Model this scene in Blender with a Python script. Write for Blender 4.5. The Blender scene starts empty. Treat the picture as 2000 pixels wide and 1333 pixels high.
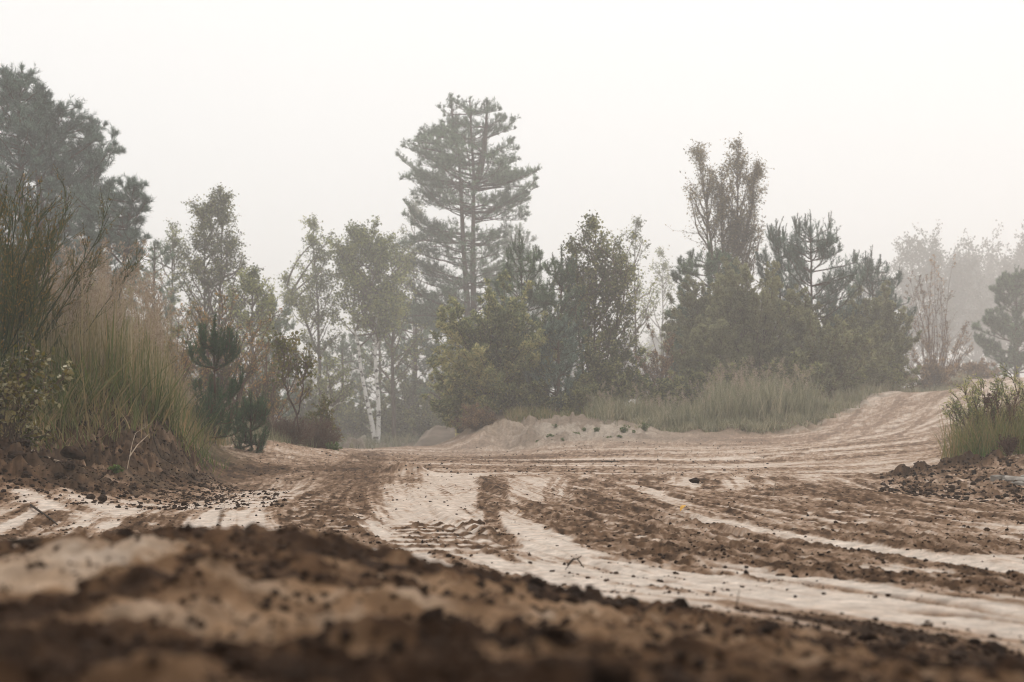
import bpy, math, random
import numpy as np

# ------------------------------------------------------------------ camera, sky, sun, exposure
scene = bpy.context.scene
C = scene.collection
F = 2778.0            # focal length in photo pixels (2000 px wide, 50 mm on full frame)
CX, HY = 1000.0, 850.0
CAM_H = 0.35

cam_data = bpy.data.cameras.new("camera")
cam = bpy.data.objects.new("camera", cam_data)
C.objects.link(cam)
cam.location = (0, 0, CAM_H)
cam.rotation_euler = (math.radians(90), 0, 0)
cam_data.sensor_width = 36.0
cam_data.lens = 50.0
cam_data.shift_y = (HY - 666.5) / 2000.0
cam_data.clip_start = 0.02
cam_data.clip_end = 3000
cam_data.dof.use_dof = True
cam_data.dof.focus_distance = 8.5
cam_data.dof.aperture_fstop = 5.2
scene.camera = cam

SUN_EL, SUN_AZ = math.radians(56), math.radians(12)     # azimuth clockwise from +Y (in front of the camera)
world = bpy.data.worlds.new("World")
scene.world = world
world.use_nodes = True
nt = world.node_tree
nt.nodes.clear()
sky = nt.nodes.new("ShaderNodeTexSky")
sky.sky_type = 'NISHITA'
sky.sun_disc = False
sky.sun_elevation = SUN_EL
sky.sun_rotation = SUN_AZ
sky.air_density = 1.0
sky.dust_density = 6.0
sky.ozone_density = 1.0
gam = nt.nodes.new("ShaderNodeGamma"); gam.inputs['Gamma'].default_value = 0.12     # overcast: an even, bright sky
hsv = nt.nodes.new("ShaderNodeHueSaturation"); hsv.inputs['Saturation'].default_value = 0.18
tin = nt.nodes.new("ShaderNodeMix"); tin.data_type = 'RGBA'; tin.blend_type = 'MULTIPLY'; tin.inputs['Factor'].default_value = 1
tin.inputs['B'].default_value = (1.0, 0.993, 0.982, 1)
bg = nt.nodes.new("ShaderNodeBackground"); bg.inputs['Strength'].default_value = 0.15
mul = nt.nodes.new("ShaderNodeMix"); mul.data_type = 'RGBA'; mul.blend_type = 'MULTIPLY'; mul.inputs['Factor'].default_value = 1
SKY_GAIN = 5.8
mul.inputs['B'].default_value = (SKY_GAIN, SKY_GAIN, SKY_GAIN, 1)
mul.clamp_result = False
wo = nt.nodes.new("ShaderNodeOutputWorld")
nt.links.new(sky.outputs[0], gam.inputs[0]); nt.links.new(gam.outputs[0], hsv.inputs['Color'])
nt.links.new(hsv.outputs[0], tin.inputs['A']); nt.links.new(tin.outputs['Result'], mul.inputs['A'])
nt.links.new(mul.outputs['Result'], bg.inputs[0]); nt.links.new(bg.outputs[0], wo.inputs[0])

sun_data = bpy.data.lights.new("sun", 'SUN')
sun_data.energy = 1.5
sun_data.angle = math.radians(16)
sun_data.color = (1.0, 0.94, 0.86)
sun = bpy.data.objects.new("sun", sun_data); C.objects.link(sun)
# light travels from the sun (front, above) towards the camera
sun.rotation_euler = (math.radians(90) - SUN_EL, 0, math.pi - SUN_AZ)
sun.location = (0, 0, 60)

scene.view_settings.view_transform = 'Standard'
scene.view_settings.look = 'None'
scene.view_settings.exposure = 0.0
scene.view_settings.gamma = 1.0
scene.render.engine = 'CYCLES'
scene.cycles.use_denoising = True
scene.cycles.volume_bounces = 2
scene.cycles.max_bounces = 6
scene.cycles.diffuse_bounces = 3
scene.cycles.transmission_bounces = 4
scene.cycles.filter_width = 1.0

# ------------------------------------------------------------------ helpers: noise
def _hash(ix, iy, seed):
    h = (ix.astype(np.int64) * 374761393 + iy.astype(np.int64) * 668265263 + seed * 974711) & 0xFFFFFFFF
    h = ((h ^ (h >> 13)) * 1274126177) & 0xFFFFFFFF
    h = (h ^ (h >> 16)) & 0xFFFFFF
    return h / float(0xFFFFFF)

def vnoise(x, y, seed=0):
    x0 = np.floor(x); y0 = np.floor(y)
    fx = x - x0; fy = y - y0
    fx = fx * fx * fx * (fx * (fx * 6 - 15) + 10); fy = fy * fy * fy * (fy * (fy * 6 - 15) + 10)
    a = _hash(x0, y0, seed); b = _hash(x0 + 1, y0, seed)
    c = _hash(x0, y0 + 1, seed); d = _hash(x0 + 1, y0 + 1, seed)
    return (a + (b - a) * fx) * (1 - fy) + (c + (d - c) * fx) * fy

def fbm(x, y, oct=4, seed=0, gain=0.5):
    s = 0; a = 1; n = 0
    for i in range(oct):
        ca, sa = math.cos(i * 0.7), math.sin(i * 0.7)
        f = 2.03 ** i
        s = s + a * vnoise((x * ca - y * sa) * f + i * 17.3, (x * sa + y * ca) * f - i * 9.1, seed + i)
        n += a; a *= gain
    return s / n

def sstep(a, b, x):
    t = np.clip((x - a) / (b - a), 0, 1)
    return t * t * (3 - 2 * t)

# ------------------------------------------------------------------ helpers: objects and meshes
def mesh_np(name, verts, quads=None, tris=None, mat=None, tint=None, smooth=False):
    me = bpy.data.meshes.new(name)
    verts = np.asarray(verts, dtype=np.float32)
    nq = 0 if quads is None else len(quads); n3 = 0 if tris is None else len(tris)
    me.vertices.add(len(verts)); me.vertices.foreach_set("co", verts.ravel())
    li = []
    if nq: li.append(np.asarray(quads, dtype=np.int32).ravel())
    if n3: li.append(np.asarray(tris, dtype=np.int32).ravel())
    li = np.concatenate(li)
    me.loops.add(len(li)); me.loops.foreach_set("vertex_index", li)
    st = np.concatenate([np.arange(nq) * 4, nq * 4 + np.arange(n3) * 3]).astype(np.int32)
    me.polygons.add(nq + n3); me.polygons.foreach_set("loop_start", st)
    if smooth: me.polygons.foreach_set("use_smooth", np.ones(nq + n3, dtype=bool))
    if mat is not None: me.materials.append(mat)
    me.update(calc_edges=True)
    if tint is not None:
        at = me.attributes.new("tint", 'FLOAT', 'FACE')
        at.data.foreach_set("value", np.asarray(tint, dtype=np.float32))
    return me

class Geo:
    def __init__(self): self.v = []; self.q = []; self.t = []; self.tq = []; self.tt = []; self.n = 0
    def add(self, v, q=None, t=None, tint=0.5):
        v = np.asarray(v, dtype=np.float32).reshape(-1, 3)
        if q is not None and len(q):
            q = np.asarray(q); self.q.append(q + self.n)
            self.tq.append(np.broadcast_to(np.asarray(tint, dtype=np.float32), (len(q),)))
        if t is not None and len(t):
            t = np.asarray(t); self.t.append(t + self.n)
            self.tt.append(np.broadcast_to(np.asarray(tint, dtype=np.float32), (len(t),)))
        self.v.append(v); self.n += len(v)
    def mesh(self, name, mat, smooth=False):
        q = np.concatenate(self.q) if self.q else None
        t = np.concatenate(self.t) if self.t else None
        tint = np.concatenate((self.tq if self.tq else []) + (self.tt if self.tt else []))
        return mesh_np(name, np.concatenate(self.v), q, t, mat, tint, smooth)

def tag(o, label=None, cat=None, group=None, kind=None):
    if label: o['label'] = label
    if cat: o['category'] = cat
    if group: o['group'] = group
    if kind: o['kind'] = kind
    return o

def link(name, me, parent=None, loc=(0, 0, 0)):
    o = bpy.data.objects.new(name, me); C.objects.link(o)
    o.location = loc
    if parent is not None: o.parent = parent
    return o

def thing(name, label, cat, loc, group=None):
    o = bpy.data.objects.new(name, None); C.objects.link(o)
    o.empty_display_size = 0.1
    o.location = loc
    return tag(o, label, cat, group)

# ------------------------------------------------------------------ helpers: materials
def new_mat(name):
    m = bpy.data.materials.new(name); m.use_nodes = True
    n = m.node_tree; n.nodes.clear()
    out = n.nodes.new("ShaderNodeOutputMaterial")
    return m, n, out

def leaf_mat(name, cols, trans=0.35, rough=0.6, spec=0.25):
    m, n, out = new_mat(name)
    at = n.nodes.new("ShaderNodeAttribute"); at.attribute_name = "tint"
    rp = n.nodes.new("ShaderNodeValToRGB")
    els = rp.color_ramp.elements
    while len(els) < len(cols): els.new(0.5)
    for i, c in enumerate(cols):
        els[i].position = i / max(1, len(cols) - 1); els[i].color = (*c, 1)
    n.links.new(at.outputs['Fac'], rp.inputs[0])
    p = n.nodes.new("ShaderNodeBsdfPrincipled")
    p.inputs['Roughness'].default_value = rough
    p.inputs['Specular IOR Level'].default_value = spec
    tr = n.nodes.new("ShaderNodeBsdfTranslucent")
    mx = n.nodes.new("ShaderNodeMixShader"); mx.inputs[0].default_value = trans
    n.links.new(rp.outputs[0], p.inputs['Base Color']); n.links.new(rp.outputs[0], tr.inputs['Color'])
    n.links.new(p.outputs[0], mx.inputs[1]); n.links.new(tr.outputs[0], mx.inputs[2])
    n.links.new(mx.outputs[0], out.inputs[0])
    return m

def bark_mat(name, c1, c2, scale=(14, 14, 3), bump=0.4):
    m, n, out = new_mat(name)
    tc = n.nodes.new("ShaderNodeTexCoord"); mp = n.nodes.new("ShaderNodeMapping")
    mp.inputs['Scale'].default_value = scale
    nz = n.nodes.new("ShaderNodeTexNoise"); nz.inputs['Scale'].default_value = 1.0; nz.inputs['Detail'].default_value = 6
    rp = n.nodes.new("ShaderNodeValToRGB")
    rp.color_ramp.elements[0].position = 0.35; rp.color_ramp.elements[0].color = (*c1, 1)
    rp.color_ramp.elements[1].position = 0.65; rp.color_ramp.elements[1].color = (*c2, 1)
    p = n.nodes.new("ShaderNodeBsdfPrincipled"); p.inputs['Roughness'].default_value = 0.95; p.inputs['Specular IOR Level'].default_value = 0.12
    bp = n.nodes.new("ShaderNodeBump"); bp.inputs['Strength'].default_value = bump; bp.inputs['Distance'].default_value = 0.02
    n.links.new(tc.outputs['Object'], mp.inputs[0]); n.links.new(mp.outputs[0], nz.inputs['Vector'])
    n.links.new(nz.outputs[0], rp.inputs[0]); n.links.new(rp.outputs[0], p.inputs['Base Color'])
    n.links.new(nz.outputs[0], bp.inputs['Height']); n.links.new(bp.outputs[0], p.inputs['Normal'])
    n.links.new(p.outputs[0], out.inputs[0])
    return m

M = {}
M['pine'] = leaf_mat("pine_needles", [(0.034, 0.059, 0.038), (0.087, 0.143, 0.085), (0.268, 0.381, 0.203)], .2)
M['pine_blue'] = leaf_mat("blue_pine_needles", [(0.037, 0.056, 0.047), (0.089, 0.139, 0.110), (0.259, 0.366, 0.285)], .2)
M['pine_young'] = leaf_mat("young_pine_needles", [(.022, .050, .022), (.042, .092, .038), (.085, .15, .06)], .25)
M['birch'] = leaf_mat("birch_leaves", [(0.068, 0.084, 0.034), (0.177, 0.208, 0.079), (0.461, 0.461, 0.152)], .4)
M['birch_dark'] = leaf_mat("dark_birch_leaves", [(0.061, 0.070, 0.034), (0.155, 0.176, 0.077), (0.412, 0.392, 0.165)], .35)
M['willow'] = leaf_mat("willow_leaves", [(0.109, 0.137, 0.065), (0.289, 0.321, 0.141), (0.680, 0.612, 0.280)], .5)
M['olive'] = leaf_mat("olive_willow_leaves", [(0.129, 0.137, 0.068), (0.258, 0.258, 0.129), (0.435, 0.419, 0.225)], .5)
M['aspen'] = leaf_mat("aspen_leaves", [(0.069, 0.058, 0.035), (0.168, 0.136, 0.072), (0.390, 0.300, 0.150)], .35)
M['brown'] = leaf_mat("brown_leaves", [(0.112, 0.069, 0.041), (0.258, 0.170, 0.098), (0.552, 0.350, 0.176)], .35)
M['yellowing'] = leaf_mat("yellowing_leaves", [(0.081, 0.087, 0.035), (0.224, 0.187, 0.075), (0.562, 0.300, 0.094)], .4)
M['oak'] = leaf_mat("oak_leaves", [(.07, .085, .022), (.15, .155, .04), (.26, .21, .06)], .35)
M['sapling'] = leaf_mat("sapling_leaves", [(.05, .06, .012), (.12, .11, .02), (.22, .17, .04), (.42, .38, .22)], .35, .4, .5)
M['far'] = leaf_mat("distant_leaves", [(.04, .045, .025), (.06, .06, .035), (.085, .08, .045)], .2)
M['broom'] = leaf_mat("broom_rods", [(0.028, 0.041, 0.016), (0.062, 0.088, 0.031), (0.117, 0.137, 0.039)], .15)
M['broom_leaf'] = leaf_mat("broom_leaves", [(0.060, 0.072, 0.018), (0.182, 0.130, 0.039), (0.432, 0.240, 0.048)], .35)
M['heather'] = leaf_mat("heather_sprigs", [(.10, .085, .065), (.15, .12, .09), (.19, .15, .115)], .2)
M['grass'] = leaf_mat("grass_blades", [(0.052, 0.071, 0.021), (0.142, 0.173, 0.051), (0.296, 0.233, 0.116), (0.486, 0.324, 0.179)], .35)
M['grass_dry'] = leaf_mat("dry_grass_blades", [(0.090, 0.102, 0.054), (0.200, 0.206, 0.119), (0.338, 0.312, 0.200), (0.525, 0.450, 0.312)], .35)
M['plume'] = leaf_mat("grass_plumes", [(.28, .215, .155), (.43, .34, .25), (.58, .475, .365)], .35)
M['straw'] = leaf_mat("straw_stems", [(.16, .145, .07), (.30, .245, .13), (.42, .335, .20), (.5, .42, .30)], .35)
M['weed'] = leaf_mat("weed_leaves", [(.05, .09, .02), (.10, .16, .04), (.18, .23, .07)], .4)
M['dock'] = leaf_mat("dock_seed_heads", [(.05, .022, .014), (.08, .036, .022), (.11, .05, .03)], .1)
M['gold'] = leaf_mat("yellow_leaf", [(.62, .33, .05), (.75, .42, .07)], .3)
M['bark'] = bark_mat("brown_bark", (.045, .032, .024), (.12, .085, .065))
M['pinebark'] = bark_mat("pine_bark", (.05, .033, .025), (.14, .09, .065))
M['twig'] = bark_mat("grey_twigs", (.09, .07, .052), (.20, .155, .115), (30, 30, 8))
M['redtwig'] = bark_mat("red_brown_twigs", (.10, .055, .04), (.19, .115, .08), (30, 30, 8))
M['deadwood'] = bark_mat("pale_dead_wood", (.25, .19, .14), (.5, .40, .31), (40, 40, 8))
M['darkstick'] = bark_mat("dark_stick_bark", (.025, .018, .013), (.07, .05, .036), (60, 60, 20))

def birch_bark():
    m, n, out = new_mat("white_birch_bark")
    tc = n.nodes.new("ShaderNodeTexCoord"); mp = n.nodes.new("ShaderNodeMapping"); mp.inputs['Scale'].default_value = (3.5, 3.5, 7)
    nz = n.nodes.new("ShaderNodeTexNoise"); nz.inputs['Scale'].default_value = 1; nz.inputs['Detail'].default_value = 5; nz.inputs['Roughness'].default_value = .7
    rp = n.nodes.new("ShaderNodeValToRGB")
    rp.color_ramp.elements[0].position = 0.42; rp.color_ramp.elements[0].color = (.05, .042, .038, 1)
    rp.color_ramp.elements[1].position = 0.48; rp.color_ramp.elements[1].color = (.84, .82, .79, 1)
    p = n.nodes.new("ShaderNodeBsdfPrincipled"); p.inputs['Roughness'].default_value = 0.7
    n.links.new(tc.outputs['Object'], mp.inputs[0]); n.links.new(mp.outputs[0], nz.inputs['Vector'])
    n.links.new(nz.outputs[0], rp.inputs[0]); n.links.new(rp.outputs[0], p.inputs['Base Color']); n.links.new(p.outputs[0], out.inputs[0])
    return m
M['birchbark'] = birch_bark()

# ------------------------------------------------------------------ terrain: heights through measured points
ANCH = []
def A(px, py, d): ANCH.append(((px - CX) / F, d, CAM_H - (py - HY) * d / F))
def Z(px, d, z): ANCH.append(((px - CX) / F, d, z))
for px in (-500, 0, 500, 1000, 1500, 2000, 2500): Z(px, .18, .215); Z(px, .45, .222 - max(0, px - 1400) * 4e-5)
for a in [(0, 1333, .75), (500, 1333, .75), (1000, 1333, .75), (1500, 1322, .9), (2000, 1315, 1.2), (-500, 1333, .75), (2500, 1330, 1.3),
          (0, 1180, 1.25), (500, 1180, 1.3), (1000, 1200, 1.4), (1500, 1258, 1.5), (-500, 1180, 1.25),
          (-500, 1060, 1.9), (0, 1062, 1.9), (200, 1042, 2.0), (500, 1036, 2.1), (620, 1058, 2.15), (750, 1085, 2.25), (1000, 1132, 2.4), (1300, 1182, 2.3), (1600, 1245, 2.1), (2000, 1312, 1.8), (2500, 1350, 1.7)]: A(*a)
for px in (-500, 0, 400, 800): Z(px, 2.9, .06); Z(px, 3.6, .0)
for px in (1000, 1300, 1600, 2000, 2500): Z(px, 3.1, .01)
for px in (-500, 0, 400, 800, 1200, 1600, 2000, 2500): Z(px, 4.6, 0); Z(px, 6.3, 0)
for px in (500, 800, 1100, 1400, 1700): Z(px, 9, 0)
for px in (600, 900, 1200, 1500): Z(px, 13, .01)
for px in (900, 1200, 1450): Z(px, 18, .05)
for px in (-450, 0): A(px, 945, 7.4); A(px, 905, 8.2); A(px, 862, 9.2); Z(px, 10.4, .55); Z(px, 14, .8); Z(px, 20, .95); Z(px, 35, 1.0)
for a in [(150, 925, 8.5), (150, 880, 9.4), (190, 832, 9.9), (250, 806, 10.4), (250, 905, 9.4), (330, 890, 10.2), (330, 815, 11), (372, 898, 11.5), (360, 850, 12.8),
          (400, 886, 13.5), (480, 862, 17), (560, 864, 18.5), (650, 880, 20), (450, 906, 13.5), (560, 896, 15.5), (400, 862, 17), (520, 852, 22), (640, 872, 24),
          (700, 877, 26), (800, 872, 27), (900, 868, 27), (985, 868, 25.5),
          (960, 846, 26), (1000, 836, 26.8), (1100, 822, 27.3), (1200, 828, 27.2), (1150, 838, 25.6), (1250, 836, 26.5), (1050, 866, 24), (1200, 867, 23), (1300, 866, 23),
          (1300, 842, 27), (1400, 852, 25), (1400, 826, 27), (1500, 846, 26), (1500, 815, 28), (1580, 822, 28), (1650, 792, 31),
          (1500, 872, 22), (1600, 860, 23.5), (1640, 832, 27), (1700, 802, 30), (1720, 768, 33), (1860, 762, 33.5), (2000, 742, 35), (2400, 730, 35),
          (1800, 830, 25), (1900, 842, 22), (1850, 872, 18), (1700, 876, 19), (2000, 800, 24), (2400, 790, 24),
          (1870, 903, 13), (2000, 893, 12.5), (1950, 872, 14.5), (2000, 842, 16), (2400, 842, 15), (1780, 945, 11), (1800, 903, 14.5), (2000, 962, 10), (2400, 950, 10), (1700, 960, 9.5),
          (1880, 747, 47), (1960, 738, 56), (2400, 730, 56)]: A(*a)
for px in (120, 320): Z(px, 14, .75); Z(px, 20, .85); Z(px, 35, .9)
for px in (660, 800, 940): Z(px, 34, -.35); Z(px, 48, .08); Z(px, 60, .1)
for px in (960, 1060, 1160): Z(px, 29.5, .70); Z(px, 33, .68); Z(px, 50, .55)
for px in (1300, 1500, 1650): Z(px, 38, 1.25); Z(px, 48, 1.5)
for px in (1750, 1900, 2300): Z(px, 41, 1.35)
for px in (-450, 300, 1000, 1700, 2450): Z(px, 110, 1.5); Z(px, 420, 2)
ANCH = np.array(ANCH)
_ac = np.stack([np.arctan(ANCH[:, 0]) * 3.2, np.log(ANCH[:, 1])], 1)

def _kern(d2): return 0.5 * d2 * np.log(d2 + 1e-12)
def _solve():
    n = len(_ac)
    d2 = ((_ac[:, None] - _ac[None]) ** 2).sum(-1)
    K = _kern(d2) + np.eye(n) * 2e-4
    P = np.concatenate([np.ones((n, 1)), _ac], 1)
    Am = np.block([[K, P], [P.T, np.zeros((3, 3))]])
    return np.linalg.solve(Am, np.concatenate([ANCH[:, 2], np.zeros(3)]))
_w = _solve()

def base_z(X, Y):
    X = np.atleast_1d(np.asarray(X, float)); Y = np.atleast_1d(np.asarray(Y, float))
    r = np.clip(np.hypot(X, Y), .15, 420); th = np.arctan2(X, Y)
    # anchors are stored by depth along Y
    tc = np.clip(th, -.48, .48)
    q = np.stack([tc * 3.2, np.log(r * np.cos(tc))], 1)
    out = np.empty(len(q))
    for i in range(0, len(q), 40000):
        d2 = ((q[i:i + 40000, None] - _ac[None]) ** 2).sum(-1)
        out[i:i + 40000] = _kern(d2) @ _w[:-3] + _w[-3] + q[i:i + 40000] @ _w[-2:]
    back = sstep(.9, 2.2, np.abs(th))
    return out * (1 - back) + .2 * back

# ------------------------------------------------------------------ ground sheet
rr = [.06, .12, .2, .3, .4]
def ring(to, k):
    while rr[-1] < to: rr.append(rr[-1] * k)
ring(.55, 1.03); ring(3, 1.008); ring(16, 1.0042); ring(36, 1.006); ring(64, 1.02); ring(420, 1.07)
RR = np.array(rr)
TH = np.concatenate([np.linspace(-math.pi, -.85, 50, endpoint=False), np.linspace(-.85, -.42, 190, endpoint=False), np.linspace(-.42, .42, 1150), np.linspace(.42, .85, 191)[1:], np.linspace(.85, math.pi, 51)[1:-1]])
NR, NT = len(RR), len(TH)
GT, GR = np.meshgrid(TH, RR)
GX = (GR * np.sin(GT)).ravel(); GY = (GR * np.cos(GT)).ravel()
# base heights on a coarser lattice, then upsampled (smooth function)
ri = np.unique(np.concatenate([np.arange(0, NR, 4), [NR - 1]])); ti = np.unique(np.concatenate([np.arange(0, 51), np.arange(50, NT - 50, 6), np.arange(NT - 51, NT)]))
zc = base_z(GX.reshape(NR, NT)[np.ix_(ri, ti)].ravel(), GY.reshape(NR, NT)[np.ix_(ri, ti)].ravel()).reshape(len(ri), len(ti))
tmp = np.stack([np.interp(np.arange(NT), ti, row) for row in zc])
GZ = np.stack([np.interp(np.arange(NR), ri, tmp[:, j]) for j in range(NT)], 1).ravel()

def flat(px, py):                       # a point of the level track seen at that place of the photo
    d = CAM_H * F / (py - HY)
    return np.array([(px - CX) / F * d, d])

def strip(pts, n=60):                   # smooth polyline on the ground from track points
    P = np.array([flat(*p) for p in pts]); t = np.linspace(0, 1, len(P)); s = np.linspace(0, 1, n)
    out = np.stack([np.interp(s, t, P[:, 0]), np.interp(s, t, P[:, 1])], 1)
    for _ in range(6): out[1:-1] = (out[:-2] + 2 * out[1:-1] + out[2:]) / 4
    return out

def strip_coords(line, wmax):
    """indices of ground points near the line, signed distance across and distance along"""
    x0, y0 = line.min(0) - wmax; x1, y1 = line.max(0) + wmax
    idx = np.nonzero((GX > x0) & (GX < x1) & (GY > y0) & (GY < y1))[0]
    px, py = GX[idx], GY[idx]
    best = np.full(len(idx), 1e9); sd = np.zeros(len(idx)); al = np.zeros(len(idx)); acc = 0
    ends = np.ones(len(idx))
    for k in range(len(line) - 1):
        a, b = line[k], line[k + 1]; ab = b - a; L = np.hypot(*ab) + 1e-9
        t = ((px - a[0]) * ab[0] + (py - a[1]) * ab[1]) / L / L
        tc = np.clip(t, 0, 1)
        dx = px - a[0] - tc * ab[0]; dy = py - a[1] - tc * ab[1]
        d = np.hypot(dx, dy); m = d < best
        best[m] = d[m]
        sd[m] = ((ab[0] * dy - ab[1] * dx) / L)[m] if False else (np.sign(ab[0] * dy - ab[1] * dx) * d)[m]
        al[m] = (acc + tc * L)[m]
        acc += L
    return idx, sd, al, acc

# --- flow of the wheel lines: two families, one to the gap ahead, one curving up the ramp on the right
def curve(x, pts): return np.interp(x, [p[0] for p in pts], [p[1] for p in pts])
lr = np.log(np.maximum(GY, .2))
XA = curve(lr, [(math.log(a), b) for a, b in [(.2, 3.2), (1.5, 2.2), (2, 1.75), (3, 1.2), (4, .85), (6.5, .32), (9, .05), (12, -.2), (20, -.75), (30, -1.3), (60, -2)]])
XB = curve(lr, [(math.log(a), b) for a, b in [(.2, 2.6), (3, 1.5), (5, .8), (8.8, .65), (12, 1.05), (19, 2.6), (24, 4.9), (32, 8.6), (60, 20)]])
uA, uB = GX - XA, GX - XB
wB = sstep(.2, 1.2, (GX - XA)) * sstep(6, 11, GY)
arc = .13 * np.maximum(GX - 2, 0) ** 2 + .10 * np.maximum(2 - GX, 0) ** 1.3       # far off the track sweeps across the view
wC = sstep(9.5, 15, GY + 1.5 * (fbm(GX * .8, GY * .5, 2, 7) - .5))
def flow(fr, fl, seed, o=3):
    lon = fbm(uA * fr, lr * fl * 3, o, seed) * (1 - wB) + fbm(uB * fr * .8, lr * fl * 3, o, seed + 50) * wB
    return lon * (1 - wC) + fbm((GY - arc) * fr * .13, GX * fl * .32, o, seed + 70) * wC

n_big = fbm(GX * .55, GY * .35, 4, 3)
n_mid = fbm(GX * 2.1, GY * 2.1, 4, 11)
n_fine = fbm(GX * 9, GY * 9, 4, 21)
n_vf = fbm(GX * 34, GY * 34, 3, 31)
streak = flow(5, .55, 41, 4)
streak2 = flow(16, 1.1, 61, 3)

# soil = 1: dark, loose, damp soil; 0: pale packed sand; also carries painted rib shade
soil = sstep(.42, .66, .50 * streak + .25 * streak2 + .25 * n_mid + .05)

def blob(px, py, rx, ry, ang=0, d=None):
    """soft ellipse on the ground, radii in metres"""
    if d is None: c = flat(px, py)
    else: c = np.array([(px - CX) / F * d, d])
    dx, dy = GX - c[0], GY - c[1]
    ca, sa = math.cos(ang), math.sin(ang)
    q = ((dx * ca + dy * sa) / rx) ** 2 + ((-dx * sa + dy * ca) / ry) ** 2
    q = np.sqrt(q) + (n_mid - .5) * .8 + (n_fine - .5) * .35
    return 1 - sstep(.7, 1.15, q)

def to(target, w):
    global soil
    soil = soil * (1 - w) + target * w

# broad zones
inner = sstep(2.6, 3.4, GY); near0 = 1 - sstep(7, 14, GY)
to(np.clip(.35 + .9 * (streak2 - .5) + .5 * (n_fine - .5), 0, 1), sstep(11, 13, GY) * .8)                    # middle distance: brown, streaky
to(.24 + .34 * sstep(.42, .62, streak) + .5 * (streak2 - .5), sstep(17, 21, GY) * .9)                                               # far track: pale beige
to(.80, blob(620, 905, 1.7, 2.6) * .9); to(.72, blob(900, 905, 1.5, 2.2) * .75)
to(.85, blob(1210, 972, .30, 1.1) * .85); to(.62, blob(1450, 985, .55, 1.6) * .8)
to(.9, blob(1560, 962, .9, 1.0, .3) * .5); to(.78, blob(1700, 1040, .55, .55) * .85); to(.85, blob(1900, 1065, .35, .35) * .9)
to(.85, blob(1900, 1000, .9, 1.3) * .75); to(.75, blob(1560, 1085, .35, .35) * .8)
# left foot of the bank: dark soil over the track
vx = CX + F * GX / np.maximum(GY, .3); vy = HY - F * (GZ - CAM_H) / np.maximum(GY, .3)
ledge = curve(vx, [(-600, 958), (0, 953), (100, 962), (190, 972), (250, 966), (330, 953), (420, 942), (520, 930), (660, 922)])
leftsoil = (1 - sstep(-7, 7, vy - ledge + 26 * (n_mid - .5) + 22 * (n_fine - .5))) * sstep(6.3, 6.8, GY) * (1 - sstep(13.0, 15, GY)) * (1 - sstep(-1.6, -.7, GX))
to(np.clip(.88 + .5 * (n_fine - .5) + .3 * (n_mid - .5), 0, 1), leftsoil)
# banks and mounds
z0 = GZ.copy()
moundL = blob(0, 0, 2.2, 3.0, 0, 17.5) * 0
sandL = np.exp(-(((GX + 3.1) / 1.9) ** 2 + ((GY - 18) / 2.6) ** 2)); to(.22 + .3 * n_mid, np.clip(sandL * 1.3, 0, 1))
sandM = np.exp(-(((GX - 1.3) / 1.7) ** 2 + ((GY - 25.6) / 2.4) ** 2)); to(.16 + .25 * n_mid, np.clip(sandM * .9, 0, 1))
sandR = np.exp(-(((GX - 4.25) / .9) ** 2 + ((GY - 14.2) / 1.6) ** 2)); to(.1 + .3 * n_mid, np.clip(sandR * 1.3, 0, 1))

earthM = np.exp(-(((GX - .35) / 1.0) ** 2 + ((GY - 26.6) / 1.5) ** 2)); to(.62 + .9 * (n_mid - .5), np.clip(earthM * 1.6, 0, 1) * .9)
# foreground berm: dark loose earth with a few pale patches
berm_edge = curve(np.arctan2(GX, np.maximum(GY, .01)), [(-.5, 2.15), (-.34, 2.0), (-.17, 2.45), (-.07, 2.75), (0, 2.75), (.1, 2.55), (.2, 2.25), (.34, 1.95), (.5, 1.8)])
berm = 1 - sstep(-.22, .22, GY - berm_edge + .5 * (n_mid - .5) + .25 * (n_fine - .5))
vx_n = GX / np.maximum(GY, .3)
bsoil = np.clip(.76 + .55 * (n_mid - .47) + .7 * (n_fine - .5) + .7 * (n_vf - .5) + .12 * (1 - sstep(-.25, -.05, vx_n)), 0.3, 1)
to(bsoil, berm)
for (px, py, d, rx, ry, t) in [(40, 1100, 1.55, .19, .32, .03), (700, 1205, 1.3, .24, .16, .52), (470, 1195, 1.25, .12, .09, .30), (560, 1165, 1.45, .15, .06, .28), (390, 1215, 1.12, .08, .07, .36),
                               (900, 1235, 1.2, .16, .07, .40), (960, 1290, .92, .10, .06, .50), (330, 1318, .82, .06, .05, .50), (1250, 1250, 1.45, .16, .06, .45), (1500, 1275, 1.35, .20, .06, .48), (1050, 1180, 1.7, .12, .1, .42), (1750, 1305, 1.4, .2, .08, .5)]:
    to(t, blob(px, py, rx * 1.1, ry * 1.1, 0, d) * .8)
for (px, py, d, rx, ry) in [(1190, 1310, .80, .07, .05), (560, 1325, .78, .05, .04), (120, 1250, 1.0, .12, .16), (1340, 1180, 2.2, .16, .16), (1660, 1260, 1.9, .2, .09), (1150, 1180, 2.0, .2, .12), (250, 1060, 1.8, .25, .12)]:
    to(.95, blob(px, py, rx, ry, 0, d) * .8)

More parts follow.
